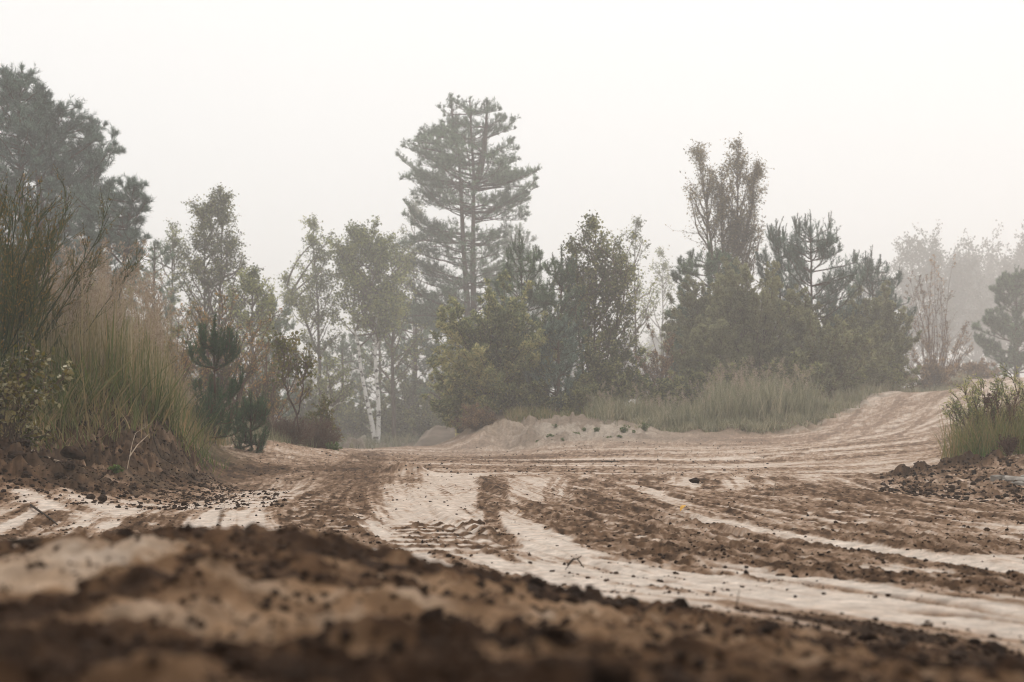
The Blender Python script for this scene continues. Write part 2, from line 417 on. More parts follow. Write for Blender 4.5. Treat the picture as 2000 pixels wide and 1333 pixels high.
dz = np.zeros(len(GX))
rutdark = np.zeros(len(GX))
def band(pts, w, target, amt=1., edge=.25, depth=0., lug=0., lugper=.2, chev=0., lugshade=0., wob=.24, fade=0.2):
    global soil
    line = strip(pts); idx, s, al, L = strip_coords(line, w)
    q = np.abs(s) / (w / 2) + (n_mid[idx] - .5) * wob * 2.2 + (n_fine[idx] - .5) * wob * 1.8 + (streak2[idx] - .5) * wob * 3.0 + (n_vf[idx] - .5) * wob
    m = (1 - sstep(1 - edge, 1 + edge, q)) * sstep(0, fade, al / L + .02) * sstep(0, fade, 1.02 - al / L)
    a = m * amt
    soil[idx] = soil[idx] * (1 - a) + target * a
    dz[idx] -= depth * m
    if lug:
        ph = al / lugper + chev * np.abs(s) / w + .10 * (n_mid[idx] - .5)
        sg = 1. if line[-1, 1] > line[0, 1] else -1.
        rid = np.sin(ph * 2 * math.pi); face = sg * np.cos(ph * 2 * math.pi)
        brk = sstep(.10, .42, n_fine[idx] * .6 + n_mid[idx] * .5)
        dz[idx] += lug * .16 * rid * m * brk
        soil[idx] = np.clip(soil[idx] + lugshade * sstep(.0, .8, face) * m * brk - .35 * lugshade * sstep(.0, .8, -face) * m, 0, 1)  # shade put into the colour: near rib faces darker, far faces lighter
Rr = np.random.RandomState(5)
for k in range(44):                                        # single wheel lines pressed along the two curves
    fam = uA if k % 3 else uB
    u0 = Rr.uniform(-.9, 1.9) if k % 3 else Rr.uniform(-.8, 2.2); wd = Rr.uniform(.010, .028); l0 = Rr.uniform(1.2, 2.1); l1 = min(l0 + Rr.uniform(.3, .9), 2.45)
    g_ = np.exp(-((fam - u0 - .05 * (n_big - .5)) / (wd * (.6 + .09 * GY))) ** 2) * sstep(l0 - .15, l0 + .1, lr) * (1 - sstep(l1 - .1, l1 + .2, lr)) * inner
    soil = np.clip(soil + g_ * Rr.uniform(.15, .55) * (.3 + n_fine), 0, 1); dz -= .006 * g_
    ed_ = np.exp(-((fam - u0 - .05 * (n_big - .5) - wd * 2.2) / (wd * (.6 + .07 * GY))) ** 2) * sstep(l0, l0 + .1, lr) * (1 - sstep(l1 - .1, l1 + .1, lr)) * inner
    dz += .005 * ed_; soil = soil * (1 - .3 * ed_)
for k in range(30):                                        # wheel lines sweeping across far off
    u0 = Rr.uniform(13, 29); wd = Rr.uniform(.10, .32); x0 = Rr.uniform(-3, 5); x1 = x0 + Rr.uniform(2, 7)
    g_ = np.exp(-((GY - arc - u0 - .5 * (n_big - .5)) / wd) ** 2) * sstep(x0 - .5, x0 + .5, GX) * (1 - sstep(x1 - .5, x1 + .5, GX)) * sstep(11, 13, GY) * (1 - sstep(36, 40, GY))
    soil = np.clip(soil + g_ * Rr.uniform(-.35, .5) * (.3 + n_mid), 0, 1); dz -= .015 * g_
# pale packed tyre lanes
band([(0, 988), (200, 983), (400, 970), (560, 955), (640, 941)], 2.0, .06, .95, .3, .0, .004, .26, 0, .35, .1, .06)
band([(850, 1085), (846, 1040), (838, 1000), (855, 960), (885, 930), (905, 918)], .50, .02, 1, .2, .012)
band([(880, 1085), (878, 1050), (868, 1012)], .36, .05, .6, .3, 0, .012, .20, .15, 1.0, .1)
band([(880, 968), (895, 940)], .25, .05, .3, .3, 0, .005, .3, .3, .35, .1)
band([(945, 990), (1020, 1030), (1110, 1075), (1180, 1100)], .23, .03, 1, .2, .006)
band([(1040, 990), (1050, 955), (1060, 930)], .40, .10, .9, .25, .004)
band([(1230, 945), (1300, 972), (1340, 992)], .13, .06, .95, .4)
band([(1330, 1000), (1420, 1022), (1600, 1055), (1800, 1085), (2000, 1117), (2300, 1165)], .15, .02, 1, .3, .006)
band([(1040, 1092), (1300, 1125), (1600, 1172), (2000, 1240), (2300, 1300)], .30, .05, .95, .25, .004)
band([(1550, 1120), (1800, 1160), (2100, 1200)], .10, .15, .8, .4)
band([(1450, 1000), (1700, 1000), (1950, 1030), (2200, 1040)], .10, .2, .7, .4)
band([(1350, 965), (1500, 945), (1620, 930)], .3, .12, .6, .4)
# dark treads
band([(640, 1046), (640, 1015), (650, 985), (668, 957), (690, 932), (712, 908), (730, 893)],   .46, .90, .95, .25, .010, 0, .2, 0, 0, .25)
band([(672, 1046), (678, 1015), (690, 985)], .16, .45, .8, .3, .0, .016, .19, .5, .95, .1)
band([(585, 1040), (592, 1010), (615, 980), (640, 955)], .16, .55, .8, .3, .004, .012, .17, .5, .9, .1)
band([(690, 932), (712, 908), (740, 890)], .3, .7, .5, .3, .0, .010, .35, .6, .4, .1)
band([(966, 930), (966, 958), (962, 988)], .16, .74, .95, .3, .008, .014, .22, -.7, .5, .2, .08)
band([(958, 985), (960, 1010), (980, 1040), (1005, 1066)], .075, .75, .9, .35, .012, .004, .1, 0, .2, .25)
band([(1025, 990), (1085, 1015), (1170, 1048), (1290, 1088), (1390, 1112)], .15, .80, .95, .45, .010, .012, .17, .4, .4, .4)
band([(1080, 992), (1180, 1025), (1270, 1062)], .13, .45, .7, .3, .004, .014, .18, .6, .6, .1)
for off in (-12, 8, 26):
    band([(1180 + off * 2, 985 - off * .3), (1300 + off * 2, 1022 - off * .3), (1440 + off * 2, 1062 - off * .3), (1620 + off * 2, 1105 - off * .3)], .035, .55, .7, .5, .010, 0, .2, 0, 0, .4)
for (x0, x1, x2) in ((1085, 1066, 1074), (1106, 1082, 1090), (1125, 1108, 1100)):
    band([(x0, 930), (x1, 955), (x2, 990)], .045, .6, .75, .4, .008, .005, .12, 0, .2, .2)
band([(1120, 1062), (1400, 1105), (1800, 1150), (2100, 1185)], .05, .7, .8, .5, .010, 0, .2, 0, 0, .4)
band([(1080, 1072), (1300, 1103), (1700, 1165), (2100, 1232)], .04, .55, .8, .5, .010, 0, .2, 0, 0, .3)
band([(1750, 1200), (1900, 1215), (2100, 1240)], .06, .75, .8, .5, .012, 0, .2, 0, 0, .3)
band([(1250, 940), (1450, 925), (1700, 905)], .5, .6, .6, .5, .0, 0, .2, 0, 0, .5)
# ridge lines on the far track and the ramp
far_rut = flow(7, .25, 83, 2)
wide = np.exp(-(((GX - 1.3) / 2.3) ** 2 + ((GY - 27) / 3.2) ** 2))
dz += (far_rut - .5) * .055 * sstep(9, 16, GY) * (1 - np.clip(wide * 1.5, 0, 1)) * (1 - sstep(34, 40, GY))

# tread print up the ramp (photo: x 1720-1780, y 800-840) laid on the slope by distance
def slope_band(pts, w, target, lug, per, amt=.7):
    P = np.array([((px - CX) / F * d, d) for px, d in pts]); s = np.linspace(0, 1, 40); t = np.linspace(0, 1, len(P))
    line = np.stack([np.interp(s, t, P[:, 0]), np.interp(s, t, P[:, 1])], 1)
    idx, sd, al, L = strip_coords(line, w)
    m = (1 - sstep(.7, 1.2, np.abs(sd) / (w / 2) + (n_fine[idx] - .5) * .4))
    soil[idx] = soil[idx] * (1 - amt * m) + target * amt * m
    rid = np.sin(al / per * 2 * math.pi + sd * 4)
    dz[idx] += lug * rid * m
    soil[idx] = np.clip(soil[idx] + .4 * m * sstep(.2, .9, np.cos(al / per * 2 * math.pi + sd * 4)), 0, 1)  # near face of each rib darkened, shade painted into the colour
slope_band([(1725, 25.5), (1755, 28), (1785, 31)], .55, .28, .03, .33)
slope_band([(1650, 25), (1690, 28), (1720, 31.5)], .5, .4, .03, .5, .5)
ramp = sstep(4.2, 5.2, GX) * sstep(21, 24, GY) * (1 - sstep(36, 40, GY)); to(np.clip(.16 + .9 * (streak - .45) + .4 * (n_mid - .5), 0, .6), ramp * .85)
for k_, (a_, b_, t_, w_) in enumerate([((1540, 21.5), (1690, 31), .55, .14), ((1570, 21.5), (1715, 31.5), .08, .3), ((1640, 22), (1760, 32), .5, .12), ((1690, 22.5), (1800, 32.5), .05, .35), ((1720, 21), (1850, 32), .5, .12), ((1780, 21), (1930, 33), .1, .3), ((1660, 20.5), (1900, 30), .5, .14)]):
    slope_band([a_, ((a_[0] + b_[0]) / 2 + 18, (a_[1] + b_[1]) / 2), b_], w_, t_, .012, .4, .75)
slope_band([(1590, 23.5), (1640, 25.5), (1665, 28)], .25, .6, .02, .5, .6)
slope_band([(1560, 20), (1700, 22), (1860, 24)], .25, .5, .01, .5, .5)
slope_band([(1500, 19), (1700, 19.5), (1850, 20.5)], .3, .55, .01, .5, .5)

streak3 = flow(38, 1.6, 121, 3); streak4 = flow(90, 3.0, 131, 2)
lines = (.55 * (streak3 - .5) * (1 - .65 * sstep(9, 14, GY) * (GX < .04 * GY)) + .35 * (streak4 - .5) * near0 + .35 * (streak2 - .5)) * inner
soil = np.clip(soil + lines * 1.45 * (1 - .6 * sstep(.0, .12, .12 - soil)) * (1 - .85 * np.clip(1.6 * np.exp(-(((GX - 1.3) / 2.0) ** 2 + ((GY - 26.5) / 2.4) ** 2)), 0, 1)), 0, 1)
to(np.clip(.86 + .5 * (n_fine - .5) + .4 * (n_mid - .5), 0, 1), leftsoil)
# bare cut banks: rough earth
slopeL = sstep(-1.75, -2.3, GX + .12 * (GY - 10)) * sstep(7.3, 8.2, GY) * (1 - sstep(11.5, 13.5, GY))
to(np.clip(.84 + .7 * (n_fine - .5) + .4 * (n_mid - .5), 0, 1), slopeL)
slopeR = sstep(2.55, 3.1, GX + .35 * (n_mid - .5)) * sstep(8.6, 9.3, GY) * (1 - sstep(12.2, 12.9, GY + .5 * (n_mid - .5)))
to(np.clip(.72 + .9 * (n_fine - .5) + .5 * (n_mid - .5), .1, 1), slopeR * .9)
veg = np.clip(sstep(12.8, 14, GY) * sstep(-1.9, -2.6, GX + .12 * (GY - 10)) * (1 - np.clip(sandL * 1.6, 0, 1)), 0, 1)
ridge = sstep(.32, .42, z0) * sstep(24.8, 26, GY) * (1 - np.clip(sandM * 1.4, 0, 1)) * (1 - sstep(-.35, .55, GX - curve(GY, [(24, 4.6), (26, 5.05), (28, 6.05), (31, 7.45), (33, 8.65), (38, 10.8), (50, 15.5)]) + 1.2 * (n_mid - .5)))
far_floor = sstep(36, 42, GY)

# ---- lumps
def billow(x, y, o, s): return np.abs(fbm(x, y, o, s) - .5) * 2
lump = fbm(GX * 26, GY * 26, 3, 71); lump2 = fbm(GX * 60, GY * 60, 3, 75); lump3 = fbm(GX * 11, GY * 11, 3, 77)
near = 1 - sstep(4.5, 9, GY)
fg = 1 - sstep(2.4, 3.4, GY)
dz += soil * ((lump - .5) * .030 + (lump2 - .5) * .014 * near + (lump3 - .5) * .035 * (1 - .3 * near)) * (1 - .55 * fg)
dz += (1 - soil) * ((n_fine - .5) * .006 + (streak2 - .5) * .010)
dz += berm * (-.009 + (lump3 - .5) * .012 + (lump - .5) * .010 + (n_mid - .5) * .024 + np.clip(lump - .55, 0, 1) * .035)
gully = fbm(GX * 5 + GZ * 3, GY * 1.3, 4, 91)
dz += slopeL * ((gully - .5) * .30 + (lump3 - .5) * .09 + (lump - .5) * .05 + np.clip(lump - .5, 0, 1) * .12) * sstep(.02, .2, z0)
dz += slopeR * ((lump3 - .5) * .055 + np.clip(n_fine - .5, 0, 1) * .06 + (n_mid - .5) * .04)
dz += (np.clip(sandL + sandM, 0, 1)) * ((n_mid - .5) * .10 + (n_fine - .5) * .05)
dz += np.clip(earthM * 1.3 + sandM * .8, 0, 1) * ((fbm(GX * 3.2, GY * 2.2, 4, 95) - .5) * .42 + (np.abs(fbm(GX * 6, GY * 3, 3, 97) - .5)) * .22)
dz += ridge * (fbm(GX * 3, GY * 1.5, 3, 93) - .5) * .25
# little windrow of loose soil on the right bank, and a lump of spoil at the left edge
dz += .075 * np.exp(-((GY - (12.0 + .35 * (GX - 3.3))) / .18) ** 2) * sstep(3.05, 3.35, GX) * (1 - sstep(4.2, 4.3, GX)) * (.5 + lump3)
rowm = np.exp(-((GY - (12.0 + .35 * (GX - 3.3))) / .22) ** 2) * sstep(2.9, 3.3, GX) * (1 - sstep(4.2, 4.35, GX)); to(.95, np.clip(rowm * 1.4, 0, 1))
pile = np.exp(-(((GX + 2.75) / .55) ** 2 + ((GY - 7.9) / .35) ** 2)); dz += pile * (.10 + .16 * (lump3 - .4)); to(.97, np.clip(pile * 1.3, 0, 1))
small = np.exp(-(((GX + .95) / .22) ** 2 + ((GY - 12.6) / .2) ** 2)); dz += small * .09 * (.6 + lump3)
cut = sstep(20, 26, GY) * (1 - sstep(33, 36, GY))
GZ = GZ + dz * (1 - sstep(60, 120, GR.ravel()))

# ---- ground colours (dry / damp earth, sand, leaf litter, painted rib shade)
far_amt = sstep(2.5, 3.5, GY)
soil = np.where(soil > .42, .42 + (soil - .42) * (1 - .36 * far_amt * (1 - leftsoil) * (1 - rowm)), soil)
grain = fbm(GX * 55, GY * 14, 3, 141); grain2 = fbm(GX * 20, GY * 6, 3, 151)
midw = .35 + 2.6 * soil * (1 - soil)
soil = np.clip(soil + .26 * (n_vf - .5) + .24 * (n_fine - .5) + (.62 * (grain - .5) + .5 * (grain2 - .5)) * far_amt * midw + .13 * far_amt * sstep(4.5, 8, GY) * (1 - soil), 0, 1)
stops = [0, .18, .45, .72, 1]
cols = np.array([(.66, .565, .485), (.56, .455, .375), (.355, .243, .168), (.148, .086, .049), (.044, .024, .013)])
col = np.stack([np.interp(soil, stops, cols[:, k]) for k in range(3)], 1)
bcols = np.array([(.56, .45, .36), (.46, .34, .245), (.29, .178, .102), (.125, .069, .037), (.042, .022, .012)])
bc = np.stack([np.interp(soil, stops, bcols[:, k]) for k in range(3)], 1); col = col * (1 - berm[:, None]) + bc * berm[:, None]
def tocol(c, w):
    global col
    col = col * (1 - w[:, None]) + np.array(c) * w[:, None]
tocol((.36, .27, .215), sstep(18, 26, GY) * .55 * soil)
tocol((.37, .32, .265), np.clip(sandM * 1.2, 0, 1) * .75)
tocol((.20, .15, .11), np.clip(sandM * 1.2 + earthM, 0, 1) * sstep(.5, .68, fbm(GX * 2.6, GY * 1.6, 4, 98)) * .8)
tocol((.13, .095, .065), slopeL * .35 * sstep(.35, .65, n_mid))
tocol((.085, .072, .042), np.clip(veg, 0, 1) * .8)
tocol((.16, .125, .085), np.clip(ridge, 0, 1) * .75)
tocol((.10, .085, .055), far_floor * (1 - sstep(-.8, .8, GX - .30 * GY)) * .8)
col *= (1 + .25 * (n_vf - .5) + .2 * (fbm(GX * 90, GY * 90, 2, 99) - .5) * near)[:, None]

quads = None
i = np.arange(NR - 1)[:, None]; j = np.arange(NT)[None, :]; jn = (j + 1) % NT
quads = np.stack(np.broadcast_arrays(i * NT + j, (i + 1) * NT + j, (i + 1) * NT + jn, i * NT + jn), -1).reshape(-1, 4)
cv = NR * NT
tri0 = np.stack([np.full(NT, cv), np.arange(NT), (np.arange(NT) + 1) % NT], 1)
gverts = np.concatenate([np.stack([GX, GY, GZ], 1), [[0, 0, GZ[:NT].mean()]]])

gm, gn, gout = new_mat("earth")
ga = gn.nodes.new("ShaderNodeAttribute"); ga.attribute_name = "earth"
gp = gn.nodes.new("ShaderNodeBsdfPrincipled"); gp.inputs['Roughness'].default_value = .95; gp.inputs['Specular IOR Level'].default_value = .08
gtc = gn.nodes.new("ShaderNodeTexCoord")
gz1 = gn.nodes.new("ShaderNodeTexNoise"); gz1.inputs['Scale'].default_value = 120; gz1.inputs['Detail'].default_value = 8; gz1.inputs['Roughness'].default_value = .7
gz2 = gn.nodes.new("ShaderNodeTexNoise"); gz2.inputs['Scale'].default_value = 18; gz2.inputs['Detail'].default_value = 8; gz2.inputs['Roughness'].default_value = .7
gmr = gn.nodes.new("ShaderNodeMapRange"); gmr.inputs['From Min'].default_value = .3; gmr.inputs['From Max'].default_value = .7; gmr.inputs['To Min'].default_value = .62; gmr.inputs['To Max'].default_value = 1.28
gml = gn.nodes.new("ShaderNodeMix"); gml.data_type = 'RGBA'; gml.blend_type = 'MULTIPLY'; gml.inputs['Factor'].default_value = 1
gb = gn.nodes.new("ShaderNodeBump"); gb.inputs['Strength'].default_value = .75; gb.inputs['Distance'].default_value = .012
gad = gn.nodes.new("ShaderNodeMath"); gad.operation = 'ADD'
for z in (gz1, gz2): gn.links.new(gtc.outputs['Object'], z.inputs['Vector'])
gn.links.new(gz2.outputs[0], gmr.inputs['Value'])
gn.links.new(ga.outputs['Color'], gml.inputs['A']); gn.links.new(gmr.outputs[0], gml.inputs['B'])
gn.links.new(gml.outputs['Result'], gp.inputs['Base Color'])
gn.links.new(gz1.outputs[0], gad.inputs[0]); gn.links.new(gz2.outputs[0], gad.inputs[1]); gn.links.new(gad.outputs[0], gb.inputs['Height'])
gn.links.new(gb.outputs[0], gp.inputs['Normal']); gn.links.new(gp.outputs[0], gout.inputs[0])
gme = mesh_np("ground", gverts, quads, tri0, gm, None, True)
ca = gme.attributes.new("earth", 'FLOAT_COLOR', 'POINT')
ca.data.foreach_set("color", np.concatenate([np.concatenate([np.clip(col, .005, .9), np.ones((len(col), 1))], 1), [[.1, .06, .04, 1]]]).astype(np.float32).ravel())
ground = tag(link("ground", gme), "rutted sandy dirt track with dark loose soil and tyre marks", "ground", kind="structure")

_LR = np.log(RR); _GZ2 = GZ.reshape(NR, NT); _S2 = soil.reshape(NR, NT)
def _look(A2, X, Y):
    X = np.atleast_1d(np.asarray(X, float)); Y = np.atleast_1d(np.asarray(Y, float))
    r = np.log(np.clip(np.hypot(X, Y), RR[0], RR[-2])); t = np.arctan2(X, Y)
    i = np.clip(np.searchsorted(_LR, r) - 1, 0, NR - 2); j = np.clip(np.searchsorted(TH, t) - 1, 0, NT - 2)
    fr = (r - _LR[i]) / (_LR[i + 1] - _LR[i]); ft = (t - TH[j]) / (TH[j + 1] - TH[j])
    return (A2[i, j] * (1 - fr) + A2[i + 1, j] * fr) * (1 - ft) + (A2[i, j + 1] * (1 - fr) + A2[i + 1, j + 1] * fr) * ft
def gz(X, Y): return _look(_GZ2, X, Y)
def gsoil(X, Y): return _look(_S2, X, Y)

def spot(px, d):
    X = (px - CX) / F * d
    return np.array([X, d, float(gz(X, d)[0])])
def top_h(py, d, base): return CAM_H - (py - HY) * d / F - base

# ------------------------------------------------------------------ plant building blocks (vectorised)
def norm(v): return v / np.maximum(np.linalg.norm(v, axis=-1, keepdims=True), 1e-9)

def grow(R, P, D, L, K, wob=.1, up=0.):
    P = np.asarray(P, float).copy(); D = norm(np.asarray(D, float)); out = [P]
    st = (np.asarray(L, float) / (K - 1))[:, None]
    for k in range(K - 1):
        D = norm(D + wob * R.standard_normal(D.shape) + np.array([0, 0, 1.]) * up)
        P = P + D * st; out.append(P)
    return np.stack(out, 1)

def at_t(poly, idx, t):
    K = poly.shape[1]; x = np.clip(t, 0, .9999) * (K - 1); k = x.astype(int); f = (x - k)[:, None]
    a = poly[idx, k]; b = poly[idx, k + 1]
    return a * (1 - f) + b * f, norm(b - a)

def perp(R, T, lateral=False):
    if lateral:
        s = norm(np.cross(T, [0, 0, 1.]) + 1e-6)
        return s * np.where(R.random(len(T)) < .5, 1, -1)[:, None]
    v = R.standard_normal(T.shape)
    return norm(v - (v * T).sum(-1, keepdims=True) * T)

def tubes(g, poly, r0, r1, S=5, tint=.5):
    N, K, _ = poly.shape
    if N == 0: return
    T = np.empty_like(poly); T[:, 1:-1] = poly[:, 2:] - poly[:, :-2]; T[:, 0] = poly[:, 1] - poly[:, 0]; T[:, -1] = poly[:, -1] - poly[:, -2]
    T = norm(T)
    ref = np.where(np.abs(T[..., 2:3]) > .9, np.array([1., 0, 0]), np.array([0, 0, 1.]))
    U = norm(np.cross(T, ref)); V = np.cross(T, U)
    a = np.arange(S) * 2 * math.pi / S
    f = np.linspace(0, 1, K)[None, :]
    r = np.broadcast_to(np.asarray(r0, float).reshape(-1, 1), (N, 1)) * (1 - f) + np.broadcast_to(np.asarray(r1, float).reshape(-1, 1), (N, 1)) * f
    v = poly[:, :, None] + r[:, :, None, None] * (np.cos(a)[None, None, :, None] * U[:, :, None] + np.sin(a)[None, None, :, None] * V[:, :, None])
    n = np.arange(N)[:, None, None] * K * S; k = np.arange(K - 1)[None, :, None] * S; s = np.arange(S)[None, None, :]; s2 = (s + 1) % S
    q = np.stack(np.broadcast_arrays(n + k + s, n + k + s2, n + k + S + s2, n + k + S + s), -1).reshape(-1, 4)
    g.add(v.reshape(-1, 3), q=q, tint=tint)

def leaves(g, R, P, D, ln, wd, tint, droop=.0):
    N = len(P)
    if N == 0: return
    D = norm(D + np.array([0, 0, -1.]) * droop)
    side = perp(R, D)
    nrm = np.cross(D, side)
    ln = np.broadcast_to(np.asarray(ln, float), (N,))[:, None]; wd = np.broadcast_to(np.asarray(wd, float), (N,))[:, None]
    a = P; b = P + D * ln * .45 + side * wd * .5 + nrm * wd * .12; c = P + D * ln - nrm * ln * .08; d = P + D * ln * .45 - side * wd * .5 + nrm * wd * .12
    v = np.stack([a, b, c, d], 1).reshape(-1, 3)
    q = np.arange(N)[:, None] * 4 + np.arange(4)[None]
    g.add(v, q=q, tint=tint)

def needles(g, R, P, D, ln, wd, ang, tint):
    N = len(P)
    if N == 0: return
    a = ang * (0.7 + .6 * R.random(N))[:, None]
    d = norm(np.cos(a) * D + np.sin(a) * perp(R, D))
    s = perp(R, d) * wd * .5
    L = (ln * (.75 + .5 * R.random(N)))[:, None]
    v = np.stack([P - s, P + s, P + d * L], 1).reshape(-1, 3)
    g.add(v, t=np.arange(N)[:, None] * 3 + np.arange(3)[None], tint=tint)

def pick(R, N, per, t0, t1, power=1.):
    idx = np.repeat(np.arange(N), per)
    t = t0 + (t1 - t0) * R.random(len(idx)) ** power
    return idx, t

def clump_tint(R, P, size, spread=.25):
    spread *= 1.45
    """leaf tint that varies in patches through a crown plus a random part"""
    n = fbm(P[:, 0] / size + 31.7, P[:, 2] / size + P[:, 1] / size * .7, 2, int(R.randint(1000)))
    return np.clip(.5 + (n - .5) * 1.1 + spread * R.standard_normal(len(P)), 0, 1)

def extent(prof, zf, az):
    """reach of a crown at height fraction zf towards azimuth az (0 = right in the photo), from (zf, left, right) rows"""
    z = [p[0] for p in prof]; l = np.interp(zf, z, [p[1] for p in prof]); r = np.interp(zf, z, [p[2] for p in prof])
    c = np.cos(az); side = np.where(c > 0, r, l)
    return side * np.abs(c) + .5 * (l + r) * (1 - np.abs(c))

def roof(prof, az, reach, H):
    """highest point a branch tip of that reach may have inside the crown outline"""
    zz = np.linspace(0, 1, 90); E = np.stack([extent(prof, np.full(len(az), q), az) for q in zz], 1)
    ok = E >= .88 * reach[:, None]
    return H * np.where(ok.any(1), zz[89 - np.argmax(ok[:, ::-1], 1)], .9)

def pxline(pts, d, base, wob=0, R=None, K=24):
    """trunk drawn through photo points, in coordinates local to its base"""
    P = np.array([((x - CX) / F * d - base[0], 0, CAM_H - (y - HY) * d / F - base[2]) for x, y in pts], float)
    t = np.concatenate([[0], np.cumsum(np.linalg.norm(np.diff(P, axis=0), axis=1))]); s = np.linspace(0, t[-1], K)
    out = np.stack([np.interp(s, t, P[:, k]) for k in range(3)], 1)
    if R is not None and wob: out[1:, :2] += np.cumsum(R.standard_normal((K - 1, 2)), 0) * wob
    return out

def straight_trunk(R, H, lean=(0, 0), wob=.02, K=20):
    z = np.linspace(0, H, K)
    P = np.stack([lean[0] * z / H, lean[1] * z / H, z], 1)
    P[1:, :2] += np.cumsum(R.standard_normal((K - 1, 2)), 0) * wob * H / 20
    return P

def finish(name, label, cat, loc, parts, group=None):
    t = thing(name, label, cat, tuple(loc), group)
    for pn, g, m, sm in parts:
        if g.n: link(pn, g.mesh(pn, M[m], sm), t)
    return t

# ------------------------------------------------------------------ pines
def pine(seed, label, px, d, top, prof, trunks=None, dz=.55, per=5, elev=(10, 55), curl=.05, t0=.12, ndl=(.09, .014, 26), sec=10, dens=1.,
         trunk_r=.09, mat='pine', candle=0., bend=.1, name='pine_tree', first=.18, group=None, top_px=None, secl=.42, foot=None, spire=.5, flat=.35, sst=.3, loose=.9, own=0., boughs=()):
    R = np.random.RandomState(seed)
    b = spot(px, d)
    if foot is not None: b[2] = foot
    H = top_h(top, d, b[2]); s = d / F
    pr = [(max(0, min(1, (CAM_H - (y - HY) * s - b[2]) / H)), l * s, r * s) for y, l, r in prof]; pr.sort()
    if trunks: tl = [pxline(t, d, b, .006, R) for t in trunks]
    else: tl = [straight_trunk(R, H * (.96 if candle < .55 else .90), (((top_px or px) - px) * s, R.uniform(-.1, .1)), .03)]
    gt, gb, gc = Geo(), Geo(), Geo()
    for ti, t in enumerate(tl):
        tubes(gt, t[None], [trunk_r], [trunk_r * .12 + .006], 9)
    Bs, rad = [], []
    for ti, t in enumerate(tl):
        zmax = t[-1, 2]; z = H * t0; az0 = R.uniform(0, 6.28)
        while z < zmax * .97:
            n = per + R.randint(-1, 2)
            az0 += 2.4
            zz = z + R.uniform(-.09, .09, n) * dz
            az = az0 + np.arange(n) * 2 * math.pi / n + R.uniform(-.35, .35, n)
            zf = np.clip(zz / H, 0, 1)
            p0 = np.stack([np.interp(zz, t[:, 2], t[:, 0]), np.interp(zz, t[:, 2], t[:, 1]), zz], 1)
            reach = extent(pr, zf, az) * R.uniform(.62, 1.06, n) - (p0[:, 0] * np.cos(az) + p0[:, 1] * np.sin(az)) * .9
            ok = reach > .06
            e = np.radians(elev[0] + (elev[1] - elev[0]) * zf ** 1.6 + R.uniform(-9, 9, n))
            L = reach / np.maximum(np.cos(e), .45)
            D = np.stack([np.cos(az) * np.cos(e), np.sin(az) * np.cos(e), np.sin(e)], 1)
            if ok.any():
                g_ = grow(R, p0[ok], D[ok], L[ok], 9, bend, curl)
                hz = np.hypot(g_[:, -1, 0] - g_[:, 0, 0], g_[:, -1, 1] - g_[:, 0, 1])
                g_ = g_[:, :1] + (g_ - g_[:, :1]) * np.clip(reach[ok] / np.maximum(hz, .02), .5, 1.9)[:, None, None] ** np.array([1, 1, .6])
                zt = g_[:, -1, 2].copy(); lim = np.minimum(roof(pr, az[ok], reach[ok], H) + .01 * H, H * .985) * (1 if candle < .55 else .955); zk = g_[:, :1, 2]
                sc_ = np.where(zt > lim, np.clip((lim - g_[:, 0, 2]) / np.maximum(zt - g_[:, 0, 2], .01), .05, 1), 1.)
                g_[:, :, 2] = zk + (g_[:, :, 2] - zk) * sc_[:, None]
                Bs.append(g_); rad.append(.006 + .011 * L[ok])
            z += dz * R.uniform(.75, 1.25) * (1.15 - .45 * z / H)
    for by, dx in boughs:
        zz = np.array([CAM_H - (by - HY) * s - b[2] - .25]); t = tl[0]; x0 = np.interp(zz, t[:, 2], t[:, 0]); y0 = np.interp(zz, t[:, 2], t[:, 1])
        n_ = 3; az = (0 if dx > 0 else math.pi) + R.uniform(-.28, .28, n_); rch = abs(dx) * s * np.array([1., .85, .7])[:n_]
        D = np.stack([np.cos(az), np.sin(az), np.full(n_, .10)], 1)
        Bs.append(grow(R, np.stack([np.repeat(x0, n_), np.repeat(y0, n_), np.repeat(zz, n_) + R.uniform(-.2, .2, n_)], 1), D, rch, 9, .09, .025)); rad.append(.006 + .011 * rch)
    B = np.concatenate(Bs); rad = np.minimum(np.concatenate(rad), trunk_r * .55)
    BL = np.linalg.norm(B[:, -1] - B[:, 0], axis=1)
    tubes(gb, B, rad, rad * .15 + .003, 5)
    # side branchlets in flat sprays
    m = np.clip((BL * sec).astype(int), 3, 40); idx = np.repeat(np.arange(len(B)), m)
    t = first + (1 - first) * R.random(len(idx)) ** .8
    p, T = at_t(B, idx, t)
    a = R.uniform(.5, 1.05, len(idx))[:, None]
    lat = perp(R, T, True); D = norm(np.cos(a) * T + np.sin(a) * (lat + flat * perp(R, T)) + np.array([0, 0, .15]))
    SL = np.maximum(.10, secl * BL[idx] * (1.12 - t) * R.uniform(.6, 1.2, len(idx)) + .05)
    S = grow(R, p, D, SL, 5, .12, .06 + curl)
    tubes(gb, S, .004 + .004 * SL, .002, 3)
    # last shoots
    m2 = np.clip((SL * 9).astype(int), 2, 9); i2 = np.repeat(np.arange(len(S)), m2)
    t2 = .25 + .75 * R.random(len(i2)); p2, T2 = at_t(S, i2, t2)
    D2 = norm(T2 * .8 + loose * perp(R, T2) + np.array([0, 0, .35 + candle * .8]))
    sl = R.uniform(.10, .22, len(i2)) * (1 + candle * .6) * min(1.3, max(.55, H / 6))
    Q = grow(R, p2, D2, sl, 3, .08, .1 + candle * .3)
